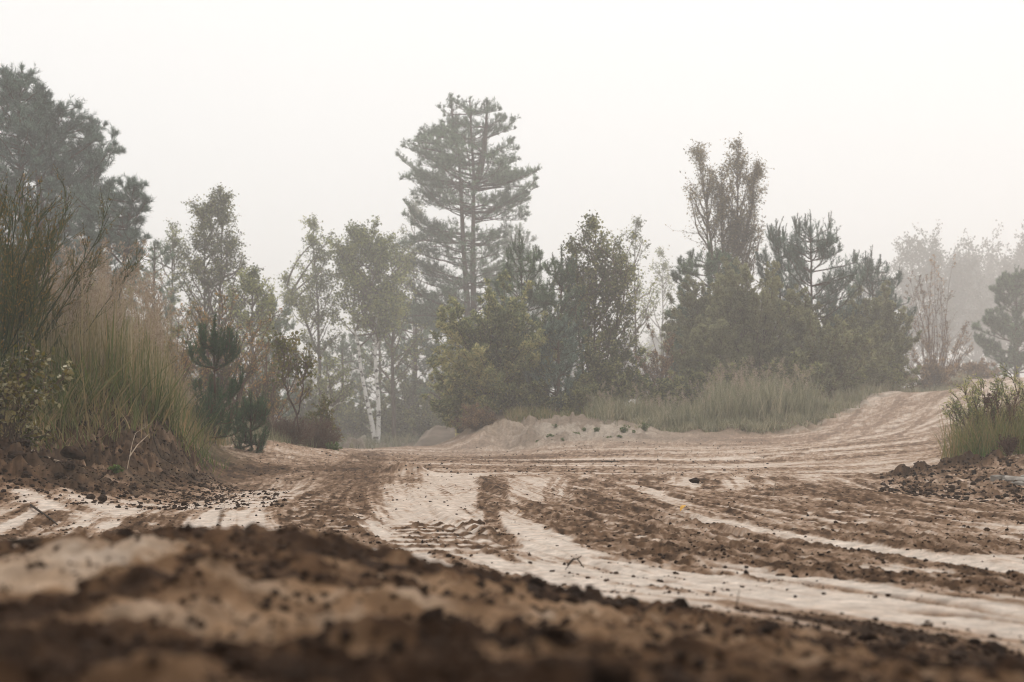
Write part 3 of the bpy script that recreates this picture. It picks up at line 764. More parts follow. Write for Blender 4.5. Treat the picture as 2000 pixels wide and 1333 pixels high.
    for t in tl:
        k_ = 46; u_ = R.uniform(.80, 1., k_); zt_ = t[-1, 2] * u_; pp = np.stack([np.interp(zt_, t[:, 2], t[:, 0]), np.interp(zt_, t[:, 2], t[:, 1]), zt_], 1)
        dd_ = norm(R.standard_normal((k_, 3)) * np.array([1, 1, .4]) + np.array([0, 0, .9 + candle])); Ll = (.12 + .28 * (1 - u_) / .2) * R.uniform(.6, 1.2, k_) * min(1.4, H / 8)
        Ll = np.minimum(Ll, np.maximum(.03, H * 1.01 - zt_)); q_ = grow(R, pp, dd_, Ll, 3, .08, .1); tubes(gb, q_, .006, .003, 3); Q = np.concatenate([Q, q_])
    # tips of branches and the leaders
    tips = np.concatenate([B[:, -1], np.stack([x[-1] for x in tl])]); td = np.concatenate([norm(B[:, -1] - B[:, -3]), np.tile([0, 0, 1.], (len(tl), 1))])
    tipL = np.concatenate([np.full(len(B), .12 * (1 + candle)) * R.uniform(.5, 1.2, len(B)), np.full(len(tl), .16 + candle * spire * .6)])
    k = 3
    tp = np.repeat(tips, k, 0); tD = norm(np.repeat(td, k, 0) + .35 * R.standard_normal((len(tips) * k, 3)) + np.array([0, 0, .3 + candle]))
    tQ = grow(R, tp, tD, np.repeat(tipL, k) * R.uniform(.6, 1.1, len(tp)), 3, .05, .1 + candle)
    if candle: tubes(gb, tQ, .006, .003, 4)
    if candle > .55:
        o_ = np.argsort(-B[:, -1, 2])[:16]; cp = np.concatenate([B[o_, -1], B[o_[:8], -1], np.stack([x[-1] for x in tl])])
        cd = norm(np.array([0, 0, 1.]) + .22 * R.standard_normal((len(cp), 3))); cl_ = R.uniform(.05, .085, len(cp)) * H; cl_[-1] = .10 * H
        cl_ = np.minimum(cl_, np.maximum(.02, H * 1.015 - cp[:, 2])); cQ = grow(R, cp, cd, cl_, 4, .04, .12); tubes(gb, cQ, .008 * H / 4, .005 * H / 4, 4)
        ii, t_ = pick(R, len(cQ), int(ndl[2] * 2.6), .1, 1.); P_, T_ = at_t(cQ, ii, t_); needles(gc, R, P_, T_, ndl[0] * .7, ndl[1], .6, np.clip(.45 + .2 * R.standard_normal(len(P_)), 0, 1))
    for poly, per_n, tt in ((Q, ndl[2], 0.), (tQ, int(ndl[2] * 1.6), 0.), (S, int(ndl[2] * 1.3), sst)) + (((B, int(ndl[2] * 4), own),) if own else ()):
        n = max(2, int(per_n * dens)); ii, tt2 = pick(R, len(poly), n, tt, 1.)
        P_, T_ = at_t(poly, ii, tt2)
        needles(gc, R, P_, T_, ndl[0], ndl[1], .75, clump_tint(R, P_, max(.3, H * .09), .22))
    return finish(name, label, 'tree', b, [('trunk', gt, 'pinebark', True), ('branches', gb, 'pinebark', False), ('crown', gc, mat, False)], group)

# ------------------------------------------------------------------ leafy trees
def leafy(seed, label, px, d, top, prof, trunks=None, n1=26, n2=9, nl=14, leaf=(.06, .04), mat='birch', bark='bark', trunk_r=.07, t0=.2, a1=(.5, .9), up=.03,
          droop=.0, sub=.45, wob=.13, name='birch_tree', top_px=None, group=None, K1=8, ld=.5, foot=None, cat='tree', n3=0, elev=None, twig='twig', profs=None, lk=.42):
    R = np.random.RandomState(seed)
    b = spot(px, d)
    if foot is not None: b[2] = foot
    H = top_h(top, d, b[2]); s = d / F
    pr = [(max(0, min(1, (CAM_H - (y - HY) * s - b[2]) / H)), l * s, r * s) for y, l, r in prof]; pr.sort()
    if trunks: tl = [pxline(t, d, b, .01, R) for t in trunks]
    else: tl = [straight_trunk(R, H * .97, (((top_px or px) - px) * s, R.uniform(-.2, .2)), .04)]
    gt, gb, gc = Geo(), Geo(), Geo()
    axis_px = np.interp
    for t in tl: tubes(gt, t[None], [trunk_r * min(1, (t[-1, 2]) / H + .05)], [.008], 9)
    Bs, rad = [], []
    for ti, t in enumerate(tl):
        top_t = t[-1, 2]
        if profs: pr = sorted((max(0, min(1, (CAM_H - (y - HY) * s - b[2]) / H)), l * s, r * s) for y, l, r in profs[ti])
        n = max(4, int(n1 * (top_t - t[0, 2] * 0) / H))
        zz = H * t0 + (top_t * .985 - H * t0) * R.random(n) ** .85
        zz = np.maximum(zz, t[0, 2] + .1)
        az = R.uniform(0, 2 * math.pi, n); zf = zz / H
        p0 = np.stack([np.interp(zz, t[:, 2], t[:, 0]), np.interp(zz, t[:, 2], t[:, 1]), zz], 1)
        a = R.uniform(a1[0], a1[1], n)
        D = np.stack([np.cos(az) * np.sin(a), np.sin(az) * np.sin(a), np.cos(a)], 1)
        zend = np.clip(zf + .08, 0, 1)
        reach = extent(pr, zend, az) * R.uniform(.6, 1.05, n) - (p0[:, 0] * np.cos(az) + p0[:, 1] * np.sin(az)) * (0 if profs else 1)
        L = np.clip(reach, .12, None) / np.maximum(np.sin(a), .35)
        L = np.minimum(L, np.maximum(.15, (H - zz) / np.maximum(np.cos(a), .2) * 1.05))
        g_ = grow(R, p0, D, L, K1, wob, up)
        hz = np.hypot(g_[:, -1, 0] - g_[:, 0, 0], g_[:, -1, 1] - g_[:, 0, 1])
        g_ = g_[:, :1] + (g_ - g_[:, :1]) * np.clip(np.maximum(reach, .1) / np.maximum(hz, .02), .5, 1.7)[:, None, None] ** np.array([1, 1, .3])
        zt = g_[:, -1, 2].copy(); lim = roof(pr, az, np.maximum(reach, .05), H) + .03 * H
        sc_ = np.where(zt > lim, np.clip((lim - g_[:, 0, 2]) / np.maximum(zt - g_[:, 0, 2], .01), .1, 1), 1.)
        g_[:, :, 2] = g_[:, :1, 2] + (g_[:, :, 2] - g_[:, :1, 2]) * sc_[:, None]
        Bs.append(g_); rad.append(.006 + .014 * L)
    B = np.concatenate(Bs); rad = np.minimum(np.concatenate(rad), trunk_r * .6)
    B = np.concatenate([B] + [x[-1 - 7:][None][:, :] if K1 == 8 else x[None, -K1:] for x in tl]); rad = np.concatenate([rad, np.full(len(tl), .008)])
    BL = np.linalg.norm(B[:, -1] - B[:, 0], axis=1)
    tubes(gb, B, rad, rad * .2 + .002, 5)
    idx, t = pick(R, len(B), n2, .15, 1., .8)
    p, T = at_t(B, idx, t); a = R.uniform(.4, 1.0, len(idx))[:, None]
    D = norm(np.cos(a) * T + np.sin(a) * perp(R, T) + np.array([0, 0, .15]))
    SL = np.maximum(.12, sub * BL[idx] * (1.1 - t) * R.uniform(.5, 1.3, len(idx)) + .05)
    S = grow(R, p, D, SL, 6, wob, up - droop)
    tubes(gb, S, .004 + .004 * SL, .002, 3)
    if n3:
        i3, t3 = pick(R, len(S), n3, .2, 1.); p3, T3 = at_t(S, i3, t3)
        D3 = norm(T3 + .8 * perp(R, T3) - np.array([0, 0, droop * 2]))
        S = np.concatenate([S, grow(R, p3, D3, R.uniform(.15, .4, len(i3)) * max(.5, H / 8), 6, wob, up - droop * 1.5)])
        tubes(gb, S[-len(i3):], .003, .0015, 3)
    if nl:
        N_ = int(len(S) * nl * lk); ii = R.randint(0, len(S), N_); tt = R.uniform(.1, 1., N_); P_, T_ = at_t(S, ii, tt)
        P_ = P_ + R.standard_normal(P_.shape) * leaf[0] * .6
        Dl = norm(T_ * .5 + R.standard_normal(T_.shape) * .8)
        sz = R.uniform(.6, 1.25, len(P_))
        leaves(gc, R, P_, Dl, leaf[0] * sz, leaf[1] * sz, clump_tint(R, P_, H * .12, .22), ld)
    return finish(name, label, cat, b, [('trunk', gt, bark, True), ('branches', gb, twig, False), ('crown', gc, mat, False)], group)

# ------------------------------------------------------------------ shrubs: many stems from one foot
def shrub(seed, label, px, d, top, wpx, nst=26, n1=9, n2=5, nl=9, leaf=(.05, .018), mat='willow', bark='twig', amax=75, up=.04, name='willow_bush', off=0., foot=None,
          wob=.07, group=None, cat='bush', stem_r=.012, depth=None, ld=.1, spread=.2, lo=.12, rnd=(.75, 1.05), lk=.6):
    R = np.random.RandomState(seed)
    b = spot(px, d)
    if foot is not None: b[2] = foot
    H = top_h(top, d, b[2]); W = wpx * d / F / 2
    if amax <= 43:
        az = R.uniform(0, 2 * math.pi, nst); th = np.radians(amax) * R.random(nst) ** .75
        Lm = ((np.sin(th) / W) ** 3.2 + (np.cos(th) / H) ** 3.2) ** (-1 / 3.2) * R.uniform(rnd[0], rnd[1], nst)
        P0 = np.stack([np.cos(az) * spread * W * R.random(nst), np.sin(az) * spread * W * R.random(nst), np.full(nst, -.03)], 1)
        D = np.stack([np.cos(az) * np.sin(th) + off, np.sin(az) * np.sin(th), np.cos(th)], 1)
        St = grow(R, P0, D, Lm, 12, wob, up)
        hz = np.hypot(St[:, -1, 0], St[:, -1, 1]); want = Lm * np.sin(th); sc = np.clip(want / np.maximum(hz, .02), .6, 1.8)
        St[:, :, 0:2] = St[:, :1, 0:2] + (St[:, :, 0:2] - St[:, :1, 0:2]) * (1 + (sc - 1)[:, None, None] * (th > .35)[:, None, None])
        zs = np.clip(np.cos(th) * Lm * R.uniform(.95, 1.08, nst) / np.maximum(St[:, -1, 2], .05), .5, 1.3); St[:, :, 2] *= zs[:, None]
    else:
        nst = int(nst * 1.7); v = norm(R.standard_normal((nst, 3))); rr0 = R.random(nst) ** .42
        lob = .80 + .42 * fbm(v[:, 0] * 1.6 + seed, v[:, 2] * 1.6 + v[:, 1], 2, seed)
        Tg = np.stack([v[:, 0] * W, v[:, 1] * W * .85, .44 * H + v[:, 2] * .52 * H], 1); ctr = np.array([0, 0, .44 * H]); Tg = ctr + (Tg - ctr) * (rr0 * lob)[:, None]
        tw = (R.random(nst) < .16) & (Tg[:, 2] > .5 * H); Tg[tw] = ctr + (Tg[tw] - ctr) * R.uniform(1.02, 1.22, tw.sum())[:, None]
        Tg[:, 2] = np.clip(Tg[:, 2], .07 * H, 1.04 * H); Tg[:, 0] += off * Tg[:, 2]
        az = R.uniform(0, 2 * math.pi, nst); P0 = np.stack([np.cos(az) * spread * W * R.random(nst), np.sin(az) * spread * W * R.random(nst), np.full(nst, -.03)], 1)
        C1 = P0 + (Tg - P0) * np.array([.30, .30, .62]); tq = np.linspace(0, 1, 12)[None, :, None]
        St = (1 - tq) ** 2 * P0[:, None] + 2 * tq * (1 - tq) * C1[:, None] + tq ** 2 * Tg[:, None]
        St[:, 1:] += np.cumsum(R.standard_normal((nst, 11, 3)), 1) * H * .004 * (1 + wob * 6)
        Lm = np.linalg.norm(Tg - P0, axis=1) * .55 + .3 * H * .5
    gs, gc = Geo(), Geo()
    tubes(gs, St, stem_r * (.6 + .6 * R.random(nst)), .003, 5)
    idx, t = pick(R, nst, n1, lo if amax <= 43 else max(lo, .3), 1., .75); p, T = at_t(St, idx, t); a = R.uniform(.3, .85, len(idx))[:, None]
    D1 = norm(np.cos(a) * T + np.sin(a) * perp(R, T) + np.array([0, 0, .12]))
    L1 = np.maximum(.1, .34 * Lm[idx] * (1.15 - t) * R.uniform(.5, 1.2, len(idx)))
    S1 = grow(R, p, D1, L1, 6, wob * 1.3, up)
    tubes(gs, S1, .004, .0018, 4)
    S = S1
    if n2:
        i2, t2 = pick(R, len(S1), n2, .15, 1.); p2, T2 = at_t(S1, i2, t2)
        D2 = norm(T2 + .6 * perp(R, T2)); L2 = np.maximum(.06, .5 * L1[i2] * (1.1 - t2) * R.uniform(.5, 1.2, len(i2)))
        S2 = grow(R, p2, D2, L2, 5, wob * 1.3, up)
        tubes(gs, S2, .0025, .0012, 3)
        S = np.concatenate([np.stack([S1[:, k] for k in (0, 1, 3, 4, 5)], 1), S2])
    if nl:
        N_ = int(len(S) * nl * lk); wz = .5 + np.clip(S[:, 0, 2] / H, 0, 1.2); ii = R.choice(len(S), N_, p=wz / wz.sum()); tt = R.uniform(.1, 1., N_); P_, T_ = at_t(S, ii, tt)
        Dl = norm(T_ * .7 + perp(R, T_) * .8); sz = R.uniform(.6, 1.25, len(P_))
        leaves(gc, R, P_ + R.standard_normal(P_.shape) * .01, Dl, leaf[0] * sz, leaf[1] * sz, clump_tint(R, P_, H * .18, .24), ld)
    return finish(name, label, cat, b, [('stems', gs, bark, False), ('foliage', gc, mat, False)], group)

# ------------------------------------------------------------------ grass
def grass_blades(g, R, P, h, w, lean, tint, curve=.5, K=5):
    """P (N,3) feet; tapered bent strips"""
    N = len(P); az = R.uniform(0, 2 * math.pi, N)
    dirh = np.stack([np.cos(az), np.sin(az), np.zeros(N)], 1)
    ln = (lean * R.random(N))[:, None]; cv = (curve * R.random(N) ** 2)[:, None]
    sv = np.stack([-np.sin(az + R.uniform(-1, 1, N)), np.cos(az + R.uniform(-1, 1, N)), np.zeros(N)], 1)
    vs = []
    for k in range(K):
        f = k / (K - 1)
        c = P + dirh * (ln * f + cv * f ** 3) * h[:, None] + np.array([0, 0, 1.]) * (h * f)[:, None] * (1 - .35 * cv * f ** 2)
        wd = (w * (1 - f ** 1.5) * .5 + .0004)[:, None]
        vs += [c - sv * wd, c + sv * wd]
    v = np.stack(vs, 1)
    q = []
    for k in range(K - 1): q.append(np.array([2 * k, 2 * k + 1, 2 * k + 3, 2 * k + 2]))
    q = (np.arange(N)[:, None, None] * 2 * K + np.stack(q)[None]).reshape(-1, 4)
    g.add(v.reshape(-1, 3), q=q, tint=np.repeat(tint, K - 1))
    f = 1.
    return c, dirh

def plumes(g, R, base, dirh, L, n, size):
    N = len(base); idx = np.repeat(np.arange(N), n); t = R.random(len(idx))
    nod = .35 * t ** 2
    P = base[idx] + np.array([0, 0, 1.]) * (t * L[idx] * (1 - .3 * t))[:, None] + dirh[idx] * (nod * L[idx])[:, None]
    wid = (.16 * np.sin(np.clip(t * .9 + .12, 0, 1) * math.pi) * L[idx])[:, None]
    P = P + R.standard_normal(P.shape) * wid * .55
    D = norm(np.array([0, 0, .9]) + dirh[idx] * .5 + .7 * R.standard_normal(P.shape))
    leaves(g, R, P, D, size * R.uniform(.6, 1.4, len(P)), size * .22, np.clip(.5 + .3 * R.standard_normal(len(P)), 0, 1))

def grass_stand(seed, name, label, poly, n, h, w, mat, plume=0, tints=(0, 1), lean=.35, group=None, kind='stuff', cat='grass', plmat='plume', pl=(.16, .24, 46, .022), hfun=None, ntuft=None, curve=.5):
    """poly: list of (px, d) corners of the patch on the ground"""
    R = np.random.RandomState(seed)
    C4 = np.array([((p - CX) / F * d, d) for p, d in poly])
    lo, hi = C4.min(0), C4.max(0)
    nt_ = ntuft or n // 22
    def inside(P):
        r = np.zeros(len(P), bool); m = len(C4)
        for a in range(m):
            x0, y0 = C4[a]; x1, y1 = C4[(a + 1) % m]
            c = ((y0 > P[:, 1]) != (y1 > P[:, 1])) & (P[:, 0] < (x1 - x0) * (P[:, 1] - y0) / (y1 - y0 + 1e-12) + x0)
            r ^= c
        return r
    tf = lo + (hi - lo) * R.random((nt_ * 5, 2)); tf = tf[inside(tf)][:nt_]
    c = tf[R.randint(0, len(tf), n)]; th = R.uniform(.55, 1.1, len(tf))
    pk = R.randint(0, len(tf), n); c = tf[pk] + R.standard_normal((n, 2)) * .075
    P = np.stack([c[:, 0], c[:, 1], gz(c[:, 0], c[:, 1]) - .01], 1)
    hh = h * th[pk] * R.uniform(.45, 1.05, n)
    if hfun is not None: hh = hh * hfun(c[:, 0], c[:, 1])
    tuft_t = R.random(len(tf))
    tint = np.clip(tints[0] + (tints[1] - tints[0]) * (.45 * tuft_t[pk] + .55 * R.random(n)), 0, 1)
    org = P.mean(0); g = Geo()
    grass_blades(g, R, P - org, hh, np.full(n, w) * R.uniform(.6, 1.3, n), lean, tint, curve)
    root_parts = [('blades', g, mat)]
    if plume:
        pi = R.randint(0, len(tf), plume); pc = tf[pi] + R.standard_normal((plume, 2)) * .06
        PP = np.stack([pc[:, 0], pc[:, 1], gz(pc[:, 0], pc[:, 1])], 1)
        ph = h * th[pi] * R.uniform(.85, 1.2, plume)
        if hfun is not None: ph = ph * hfun(pc[:, 0], pc[:, 1])
        tipc, dh = grass_blades(g, R, PP - org, ph, np.full(plume, w * .45), lean * .45, np.clip(.75 + .2 * R.standard_normal(plume), 0, 1), .1)
        g2 = Geo(); plumes(g2, R, tipc - np.array([0, 0, .02]), dh, R.uniform(pl[0], pl[1], plume), pl[2], pl[3])
        root_parts.append(('seed_plumes', g2, plmat))
    o = link(name, root_parts[0][1].mesh(name, M[root_parts[0][2]]), None, tuple(org))
    tag(o, label, cat, group, kind if kind == 'stuff' else None)
    for pn, gg, mm in root_parts[1:]:
        c_ = link(pn, gg.mesh(pn, M[mm]), o)
        if kind == 'stuff': c_['kind'] = 'stuff'
    return o

# ================================================================== TREES AND SHRUBS, left to right
# tall pines on the left
G_LP = 'tall pines on the left bank'
pine(1, 'tallest dark pine on the left bank, its spiky top highest of all', 38, 32, 135,
     [(135, 8, 10), (165, 34, 30), (220, 60, 58), (330, 100, 95), (420, 120, 110), (520, 120, 110), (640, 100, 90), (800, 60, 60)],
     trunks=[[(38, 840), (36, 600), (38, 450), (40, 330), (34, 230), (42, 140)], [(50, 840), (72, 520), (76, 400), (70, 300), (18, 160)]], dz=.58, per=6, elev=(6, 62), ndl=(.125, .012, 22), mat='pine_blue', trunk_r=.13, sec=8, group=G_LP, secl=.42)
pine(2, 'dark pine standing right of the tallest left pine, with a blunt spiky shoulder', 118, 33, 172,
     [(172, 8, 10), (195, 30, 34), (235, 55, 62), (280, 70, 80), (340, 80, 90), (430, 80, 95), (520, 80, 95), (640, 80, 80), (800, 50, 50)],
     dz=.58, per=6, elev=(6, 65), ndl=(.125, .012, 22), mat='pine_blue', trunk_r=.11, sec=8, top_px=105, group=G_LP, secl=.42)
pine(3, 'dark pine of the left group whose top steps down beside the spiky shoulder', 168, 34, 232,
     [(232, 10, 14), (262, 45, 42), (310, 65, 62), (360, 75, 78), (430, 60, 80), (520, 60, 95), (620, 70, 80), (800, 50, 50)],
     dz=.58, per=6, elev=(6, 60), ndl=(.125, .012, 22), mat='pine_blue', trunk_r=.10, sec=8, top_px=180, group=G_LP, secl=.42)
pine(4, 'lowest pine of the left group, round dark crown leaning out over the birches', 205, 31, 342,
     [(342, 2, 60), (380, 20, 72), (430, 60, 68), (470, 70, 62), (500, 75, 80), (540, 75, 50), (640, 80, 60), (800, 50, 40)],
     dz=.38, per=6, elev=(5, 50), ndl=(.125, .012, 22), mat='pine_blue', trunk_r=.09, sec=9, top_px=255, group=G_LP, secl=.42, t0=.25)
pine(5, 'small dark pine clump showing between the left pines and the tall birch', 300, 42, 465,
     [(465, 3, 5), (490, 30, 35), (530, 45, 45), (600, 60, 60), (700, 70, 70), (840, 60, 60)], dz=.5, per=5, elev=(5, 45), mat='pine', trunk_r=.1, sec=7, dens=.8)
leafy(6, 'thin pale birch in front of the small dark pine, left of the tall birch', 330, 44, 428,
      [(428, 4, 6), (470, 42, 30), (520, 50, 45), (620, 55, 50), (760, 50, 50)], n1=34, n2=8, nl=12, leaf=(.065, .043), mat='birch', lk=.34, droop=.03, n3=2, group='birches on the left')
leafy(7, 'tall slender birch with a pointed crown left of the sky gap', 428, 40, 372,
      [(372, 2, 6), (400, 22, 25), (440, 52, 38), (500, 62, 55), (560, 75, 85), (640, 95, 125), (740, 90, 130), (820, 60, 90)],
      trunks=[[(425, 850), (424, 700), (428, 560), (434, 470), (437, 376)], [(422, 850), (405, 700), (398, 560), (396, 400)]],
      n1=56, n2=9, nl=17, leaf=(.065, .045), mat='birch_dark', trunk_r=.06, droop=.04, n3=2, lk=.30, group='birches on the left')
leafy(8, 'lower leafy birch thicket at the right foot of the tall slender birch', 492, 37, 520,
      [(520, 8, 8), (560, 40, 45), (620, 60, 65), (700, 70, 70), (820, 60, 60)], n1=40, n2=9, nl=16, leaf=(.07, .048), mat='birch', n3=1, group='birches on the left')
pine(9, 'pale young pine with brush-like tips at the left edge of the sky gap', 535, 44, 560,
     [(560, 3, 3), (590, 22, 22), (640, 38, 34), (720, 45, 45), (840, 45, 45)], dz=.36, per=5, elev=(25, 60), trunk_r=.06, candle=.8, sec=8, mat='pine')
# broom and willow sprouts on the left bank
def broom(seed, label, px, d, top, wpx, nst, off, amax=45):
    R = np.random.RandomState(seed); b = spot(px, d); H = top_h(top, d, b[2]); W = wpx * d / F / 2
    gs, gl = Geo(), Geo()
    az = R.uniform(0, 6.28, nst); th = np.radians(amax) * R.random(nst) ** .8
    L = H * R.uniform(.6, 1.0, nst)
    D = np.stack([np.cos(az) * np.sin(th) + off, np.sin(az) * np.sin(th), np.cos(th)], 1)
    P0 = np.stack([R.uniform(-.2, .2, nst), R.uniform(-.15, .15, nst), np.zeros(nst)], 1)
    St = grow(R, P0, D, L, 14, .05, .02); tubes(gs, St, .006, .002, 4, R.random(nst).repeat(13 * 4))
    i1, t1 = pick(R, nst, 12, .3, 1.); p, T = at_t(St, i1, t1)
    S1 = grow(R, p, norm(T + .42 * perp(R, T)), H * R.uniform(.12, .34, len(i1)) * (1.2 - t1), 7, .06, .05)
    tubes(gs, S1, .0032, .0012, 3, np.repeat(R.random(len(S1)), 6 * 3))
    i2, t2 = pick(R, len(S1), 5, .1, 1.); p, T = at_t(S1, i2, t2)
    S2 = grow(R, p, norm(T + .4 * perp(R, T)), H * R.uniform(.05, .12, len(i2)), 4, .06, .05)
    tubes(gs, S2, .002, .001, 3, np.repeat(R.random(len(S2)), 3 * 3))
    i3, t3 = pick(R, len(S2), 7, .1, 1.); p, T = at_t(S2, i3, t3)
    leaves(gl, R, p, norm(T + .8 * perp(R, T)), R.uniform(.012, .03, len(p)), .006, R.random(len(p)) ** 1.4, .1)
    return finish('broom_bush', label, 'bush', b, [('rods', gs, 'broom', False), ('foliage', gl, 'broom_leaf', False)], 'broom bushes on the left bank')
broom(20, 'dark green broom bush with whippy rods at the left picture edge', -45, 9.6, 300, 250, 24, .06, 36)
broom(21, 'lower broom bush leaning right over the plumed grass', -10, 10.6, 372, 220, 26, .22, 34)
shrub(22, 'leafy sapling with yellow-green oval leaves low at the left picture edge', 15, 8.35, 640, 260, 12, 8, 3, 5, (.036, .021), 'sapling', 'twig', 65, .02, 'willow_sapling', ld=.5, stem_r=.006)
shrub(23, 'rust-tinted loose willow behind the small green pine', 440, 22, 545, 260, 34, 10, 4, 5, (.055, .014), 'yellowing', 'redtwig', 55, .05, rnd=(.7, 1.05), group='willow bushes')
shrub(24, 'thin reddish willow with bare twigs between the grass and the small green pine', 345, 20, 590, 150, 22, 9, 4, 4, (.05, .013), 'yellowing', 'redtwig', 45, .05, group='willow bushes')
shrub(25, 'sparse yellowing willow whose twigs reach toward the sky gap', 520, 24, 620, 180, 24, 9, 4, 4, (.05, .014), 'yellowing', 'redtwig', 55, .05, group='willow bushes')
shrub(26, 'dark leafy brush under the left pines behind the plumed grass', 215, 22, 535, 330, 40, 10, 4, 8, (.06, .03), 'birch_dark', 'twig', 70, .04, 'brush', group='brush under the trees')
# young pines on the left mound
pine(30, 'small bright green young pine with an upright leader beside the left grass', 418, 15.2, 634,
     [(634, 2, 2), (672, 20, 18), (705, 44, 55), (750, 42, 44), (800, 48, 56), (850, 45, 62), (872, 40, 60)], dz=.33, per=6, elev=(4, 58), ndl=(.05, .005, 42), own=.2, sst=.1, sec=9, dens=1.0, trunk_r=.018,
     mat='pine_young', candle=1.1, t0=.05, curl=.12, first=.3, name='young_pine', secl=.30, spire=.2)
pine(31, 'knee-high bushy pine seedling on the pale mound, right of the green young pine', 492, 15.8, 782,
     [(782, 3, 3), (810, 16, 18), (840, 34, 28), (866, 36, 26)], foot=.11, dz=.12, per=6, elev=(-6, 50), ndl=(.045, .004, 30), sec=10, own=.15, sst=.1, trunk_r=.012, mat='pine_young', candle=.7, t0=.03, curl=.06, name='young_pine', secl=.4, spire=.1)
pine(32, 'low dark pine skirt spreading at the foot of the green young pine', 405, 14.6, 800,
     [(800, 4, 4), (830, 36, 42), (865, 42, 60)], dz=.12, per=6, elev=(-6, 42), ndl=(.045, .004, 30), sec=10, own=.15, sst=.1, trunk_r=.012, mat='pine_young', candle=.6, t0=.03, curl=.06, name='young_pine', secl=.4, spire=.1)
leafy(33, 'single oak sapling with a leaning bare stem and yellow-green leaves', 585, 19, 655,
      [(655, 6, 6), (690, 42, 28), (740, 50, 30), (785, 34, 22), (800, 10, 10)], trunks=[[(586, 852), (584, 812), (572, 780), (562, 740), (566, 700), (572, 660)], [(574, 852), (582, 815), (590, 760), (588, 710)]],
      n1=26, n2=6, nl=7, leaf=(.055, .034), mat='oak', trunk_r=.016, t0=.38, name='oak_sapling', ld=.4, sub=.5)
shrub(34, 'low purplish heather clump under the oak sapling', 560, 18.6, 818, 110, 70, 7, 3, 5, (.02, .006), 'heather', 'redtwig', 70, .04, 'heather_clump', stem_r=.004, group='heather clumps')
shrub(35, 'purple-brown heather clump at the right end of the left mound', 622, 19.8, 822, 90, 60, 7, 3, 5, (.02, .006), 'heather', 'redtwig', 70, .04, 'heather_clump', stem_r=.004, group='heather clumps')
shrub(36, 'reddish bramble sprig rising from the heather by the sky gap', 632, 20.5, 770, 80, 14, 8, 3, 6, (.035, .022), 'oak', 'redtwig', 55, .03, 'bramble', stem_r=.005)
# the birches of the middle
G_B = 'birches in the middle'
leafy(40, 'slim airy birch at the right of the sky gap with a tufted top', 628, 50, 430,
      [(430, 4, 6), (460, 28, 22), (500, 50, 28), (550, 75, 35), (610, 55, 45), (660, 40, 45), (720, 30, 35), (780, 20, 20)],
      trunks=[[(628, 850), (624, 720), (622, 640), (618, 560), (614, 500), (612, 434)], [(626, 700), (600, 640), (575, 590), (553, 545)]],
      n1=32, n2=7, nl=18, leaf=(.085, .055), mat='birch', lk=.36, bark='bark', trunk_r=.08, t0=.33, n3=2, droop=.03, group=G_B)
twin = leafy(41, 'twin-stemmed white birch with bright bark in front of the dark pines', 735, 48, 447,
      [(447, 20, 4), (470, 70, 20), (520, 86, 30), (600, 92, 40), (660, 80, 70), (720, 70, 40), (770, 35, 20)],
      trunks=[[(733, 866), (727, 830), (718, 790), (711, 750), (704, 700), (701, 665), (693, 640), (690, 605), (697, 560), (705, 500), (702, 452)],
              [(737, 866), (739, 820), (738, 780), (736, 740), (731, 700), (733, 675), (730, 640), (737, 600), (742, 540), (736, 470)],
              [(732, 690), (738, 672), (747, 652), (757, 632), (764, 590)]],
      n1=34, n2=9, nl=17, leaf=(.095, .062), mat='birch', bark='birchbark', trunk_r=.085, t0=.42, n3=2, droop=.04, group=G_B)
leafy(42, 'rounded birch crown with dense leaves behind the twin white birch', 770, 53, 470,
      [(470, 8, 8), (500, 50, 40), (560, 75, 60), (640, 75, 65), (740, 70, 60), (820, 50, 50)], n1=44, n2=8, nl=14, leaf=(.10, .065), mat='birch', trunk_r=.09, t0=.2, n3=1, group=G_B)
leafy(43, 'small crooked white birch beside the heather, bark peeling pale', 648, 43, 700,
      [(700, 20, 20), (740, 45, 45), (790, 40, 55), (830, 20, 30)], trunks=[[(648, 850), (645, 820), (640, 800), (638, 760), (640, 712)], [(641, 802), (660, 790), (682, 782)]],
      n1=20, n2=6, nl=10, leaf=(.08, .05), mat='birch', bark='birchbark', trunk_r=.07, t0=.25, n3=1, group=G_B)
leafy(44, 'faint birch with thin leaves behind the left side of the great pine', 812, 82, 378,
      [(378, 4, 4), (410, 45, 30), (470, 55, 50), (560, 60, 60), (700, 60, 60)], n1=34, n2=8, nl=11, leaf=(.12, .08), mat='birch', trunk_r=.1, n3=1, group=G_B)
# great pine
pine(50, 'great Scots pine with two trunks and layered boughs, tallest in the middle', 925, 55, 188,
     [(188, 48, 4), (201, 52, 33), (222, 60, 56), (249, 70, 90), (259, 99, 76), (288, 117, 86), (317, 152, 72), (343, 141, 134), (362, 150, 128), (388, 124, 104), (406, 108, 142), (425, 130, 126),
      (434, 135, 50), (459, 141, 64), (485, 150, 72), (540, 160, 82), (600, 165, 90), (680, 165, 92), (740, 140, 85), (830, 80, 60)],
     trunks=[[(930, 840), (925, 640), (924, 480), (925, 400), (925, 330), (921, 270), (918, 195)], [(918, 840), (912, 600), (902, 440), (897, 360), (893, 300), (882, 240), (878, 190)],
             [(925, 370), (938, 330), (946, 290), (953, 205)]],
     dz=1.3, per=6, elev=(-6, 18), ndl=(.11, .016, 18), sec=5.4, dens=1.0, trunk_r=.17, mat='pine', t0=.14, curl=.035, bend=.16, first=.22, secl=.40, flat=.14, boughs=[(350, 136), (362, 122), (410, 142), (424, 124), (330, -150), (350, -142), (446, -142), (262, -98), (256, 90), (300, 84), (470, -146), (395, -122), (455, 70), (490, 76), (505, -150), (525, 85), (545, -160), (565, 92), (595, -165), (615, 92), (640, -160)], sst=.25)
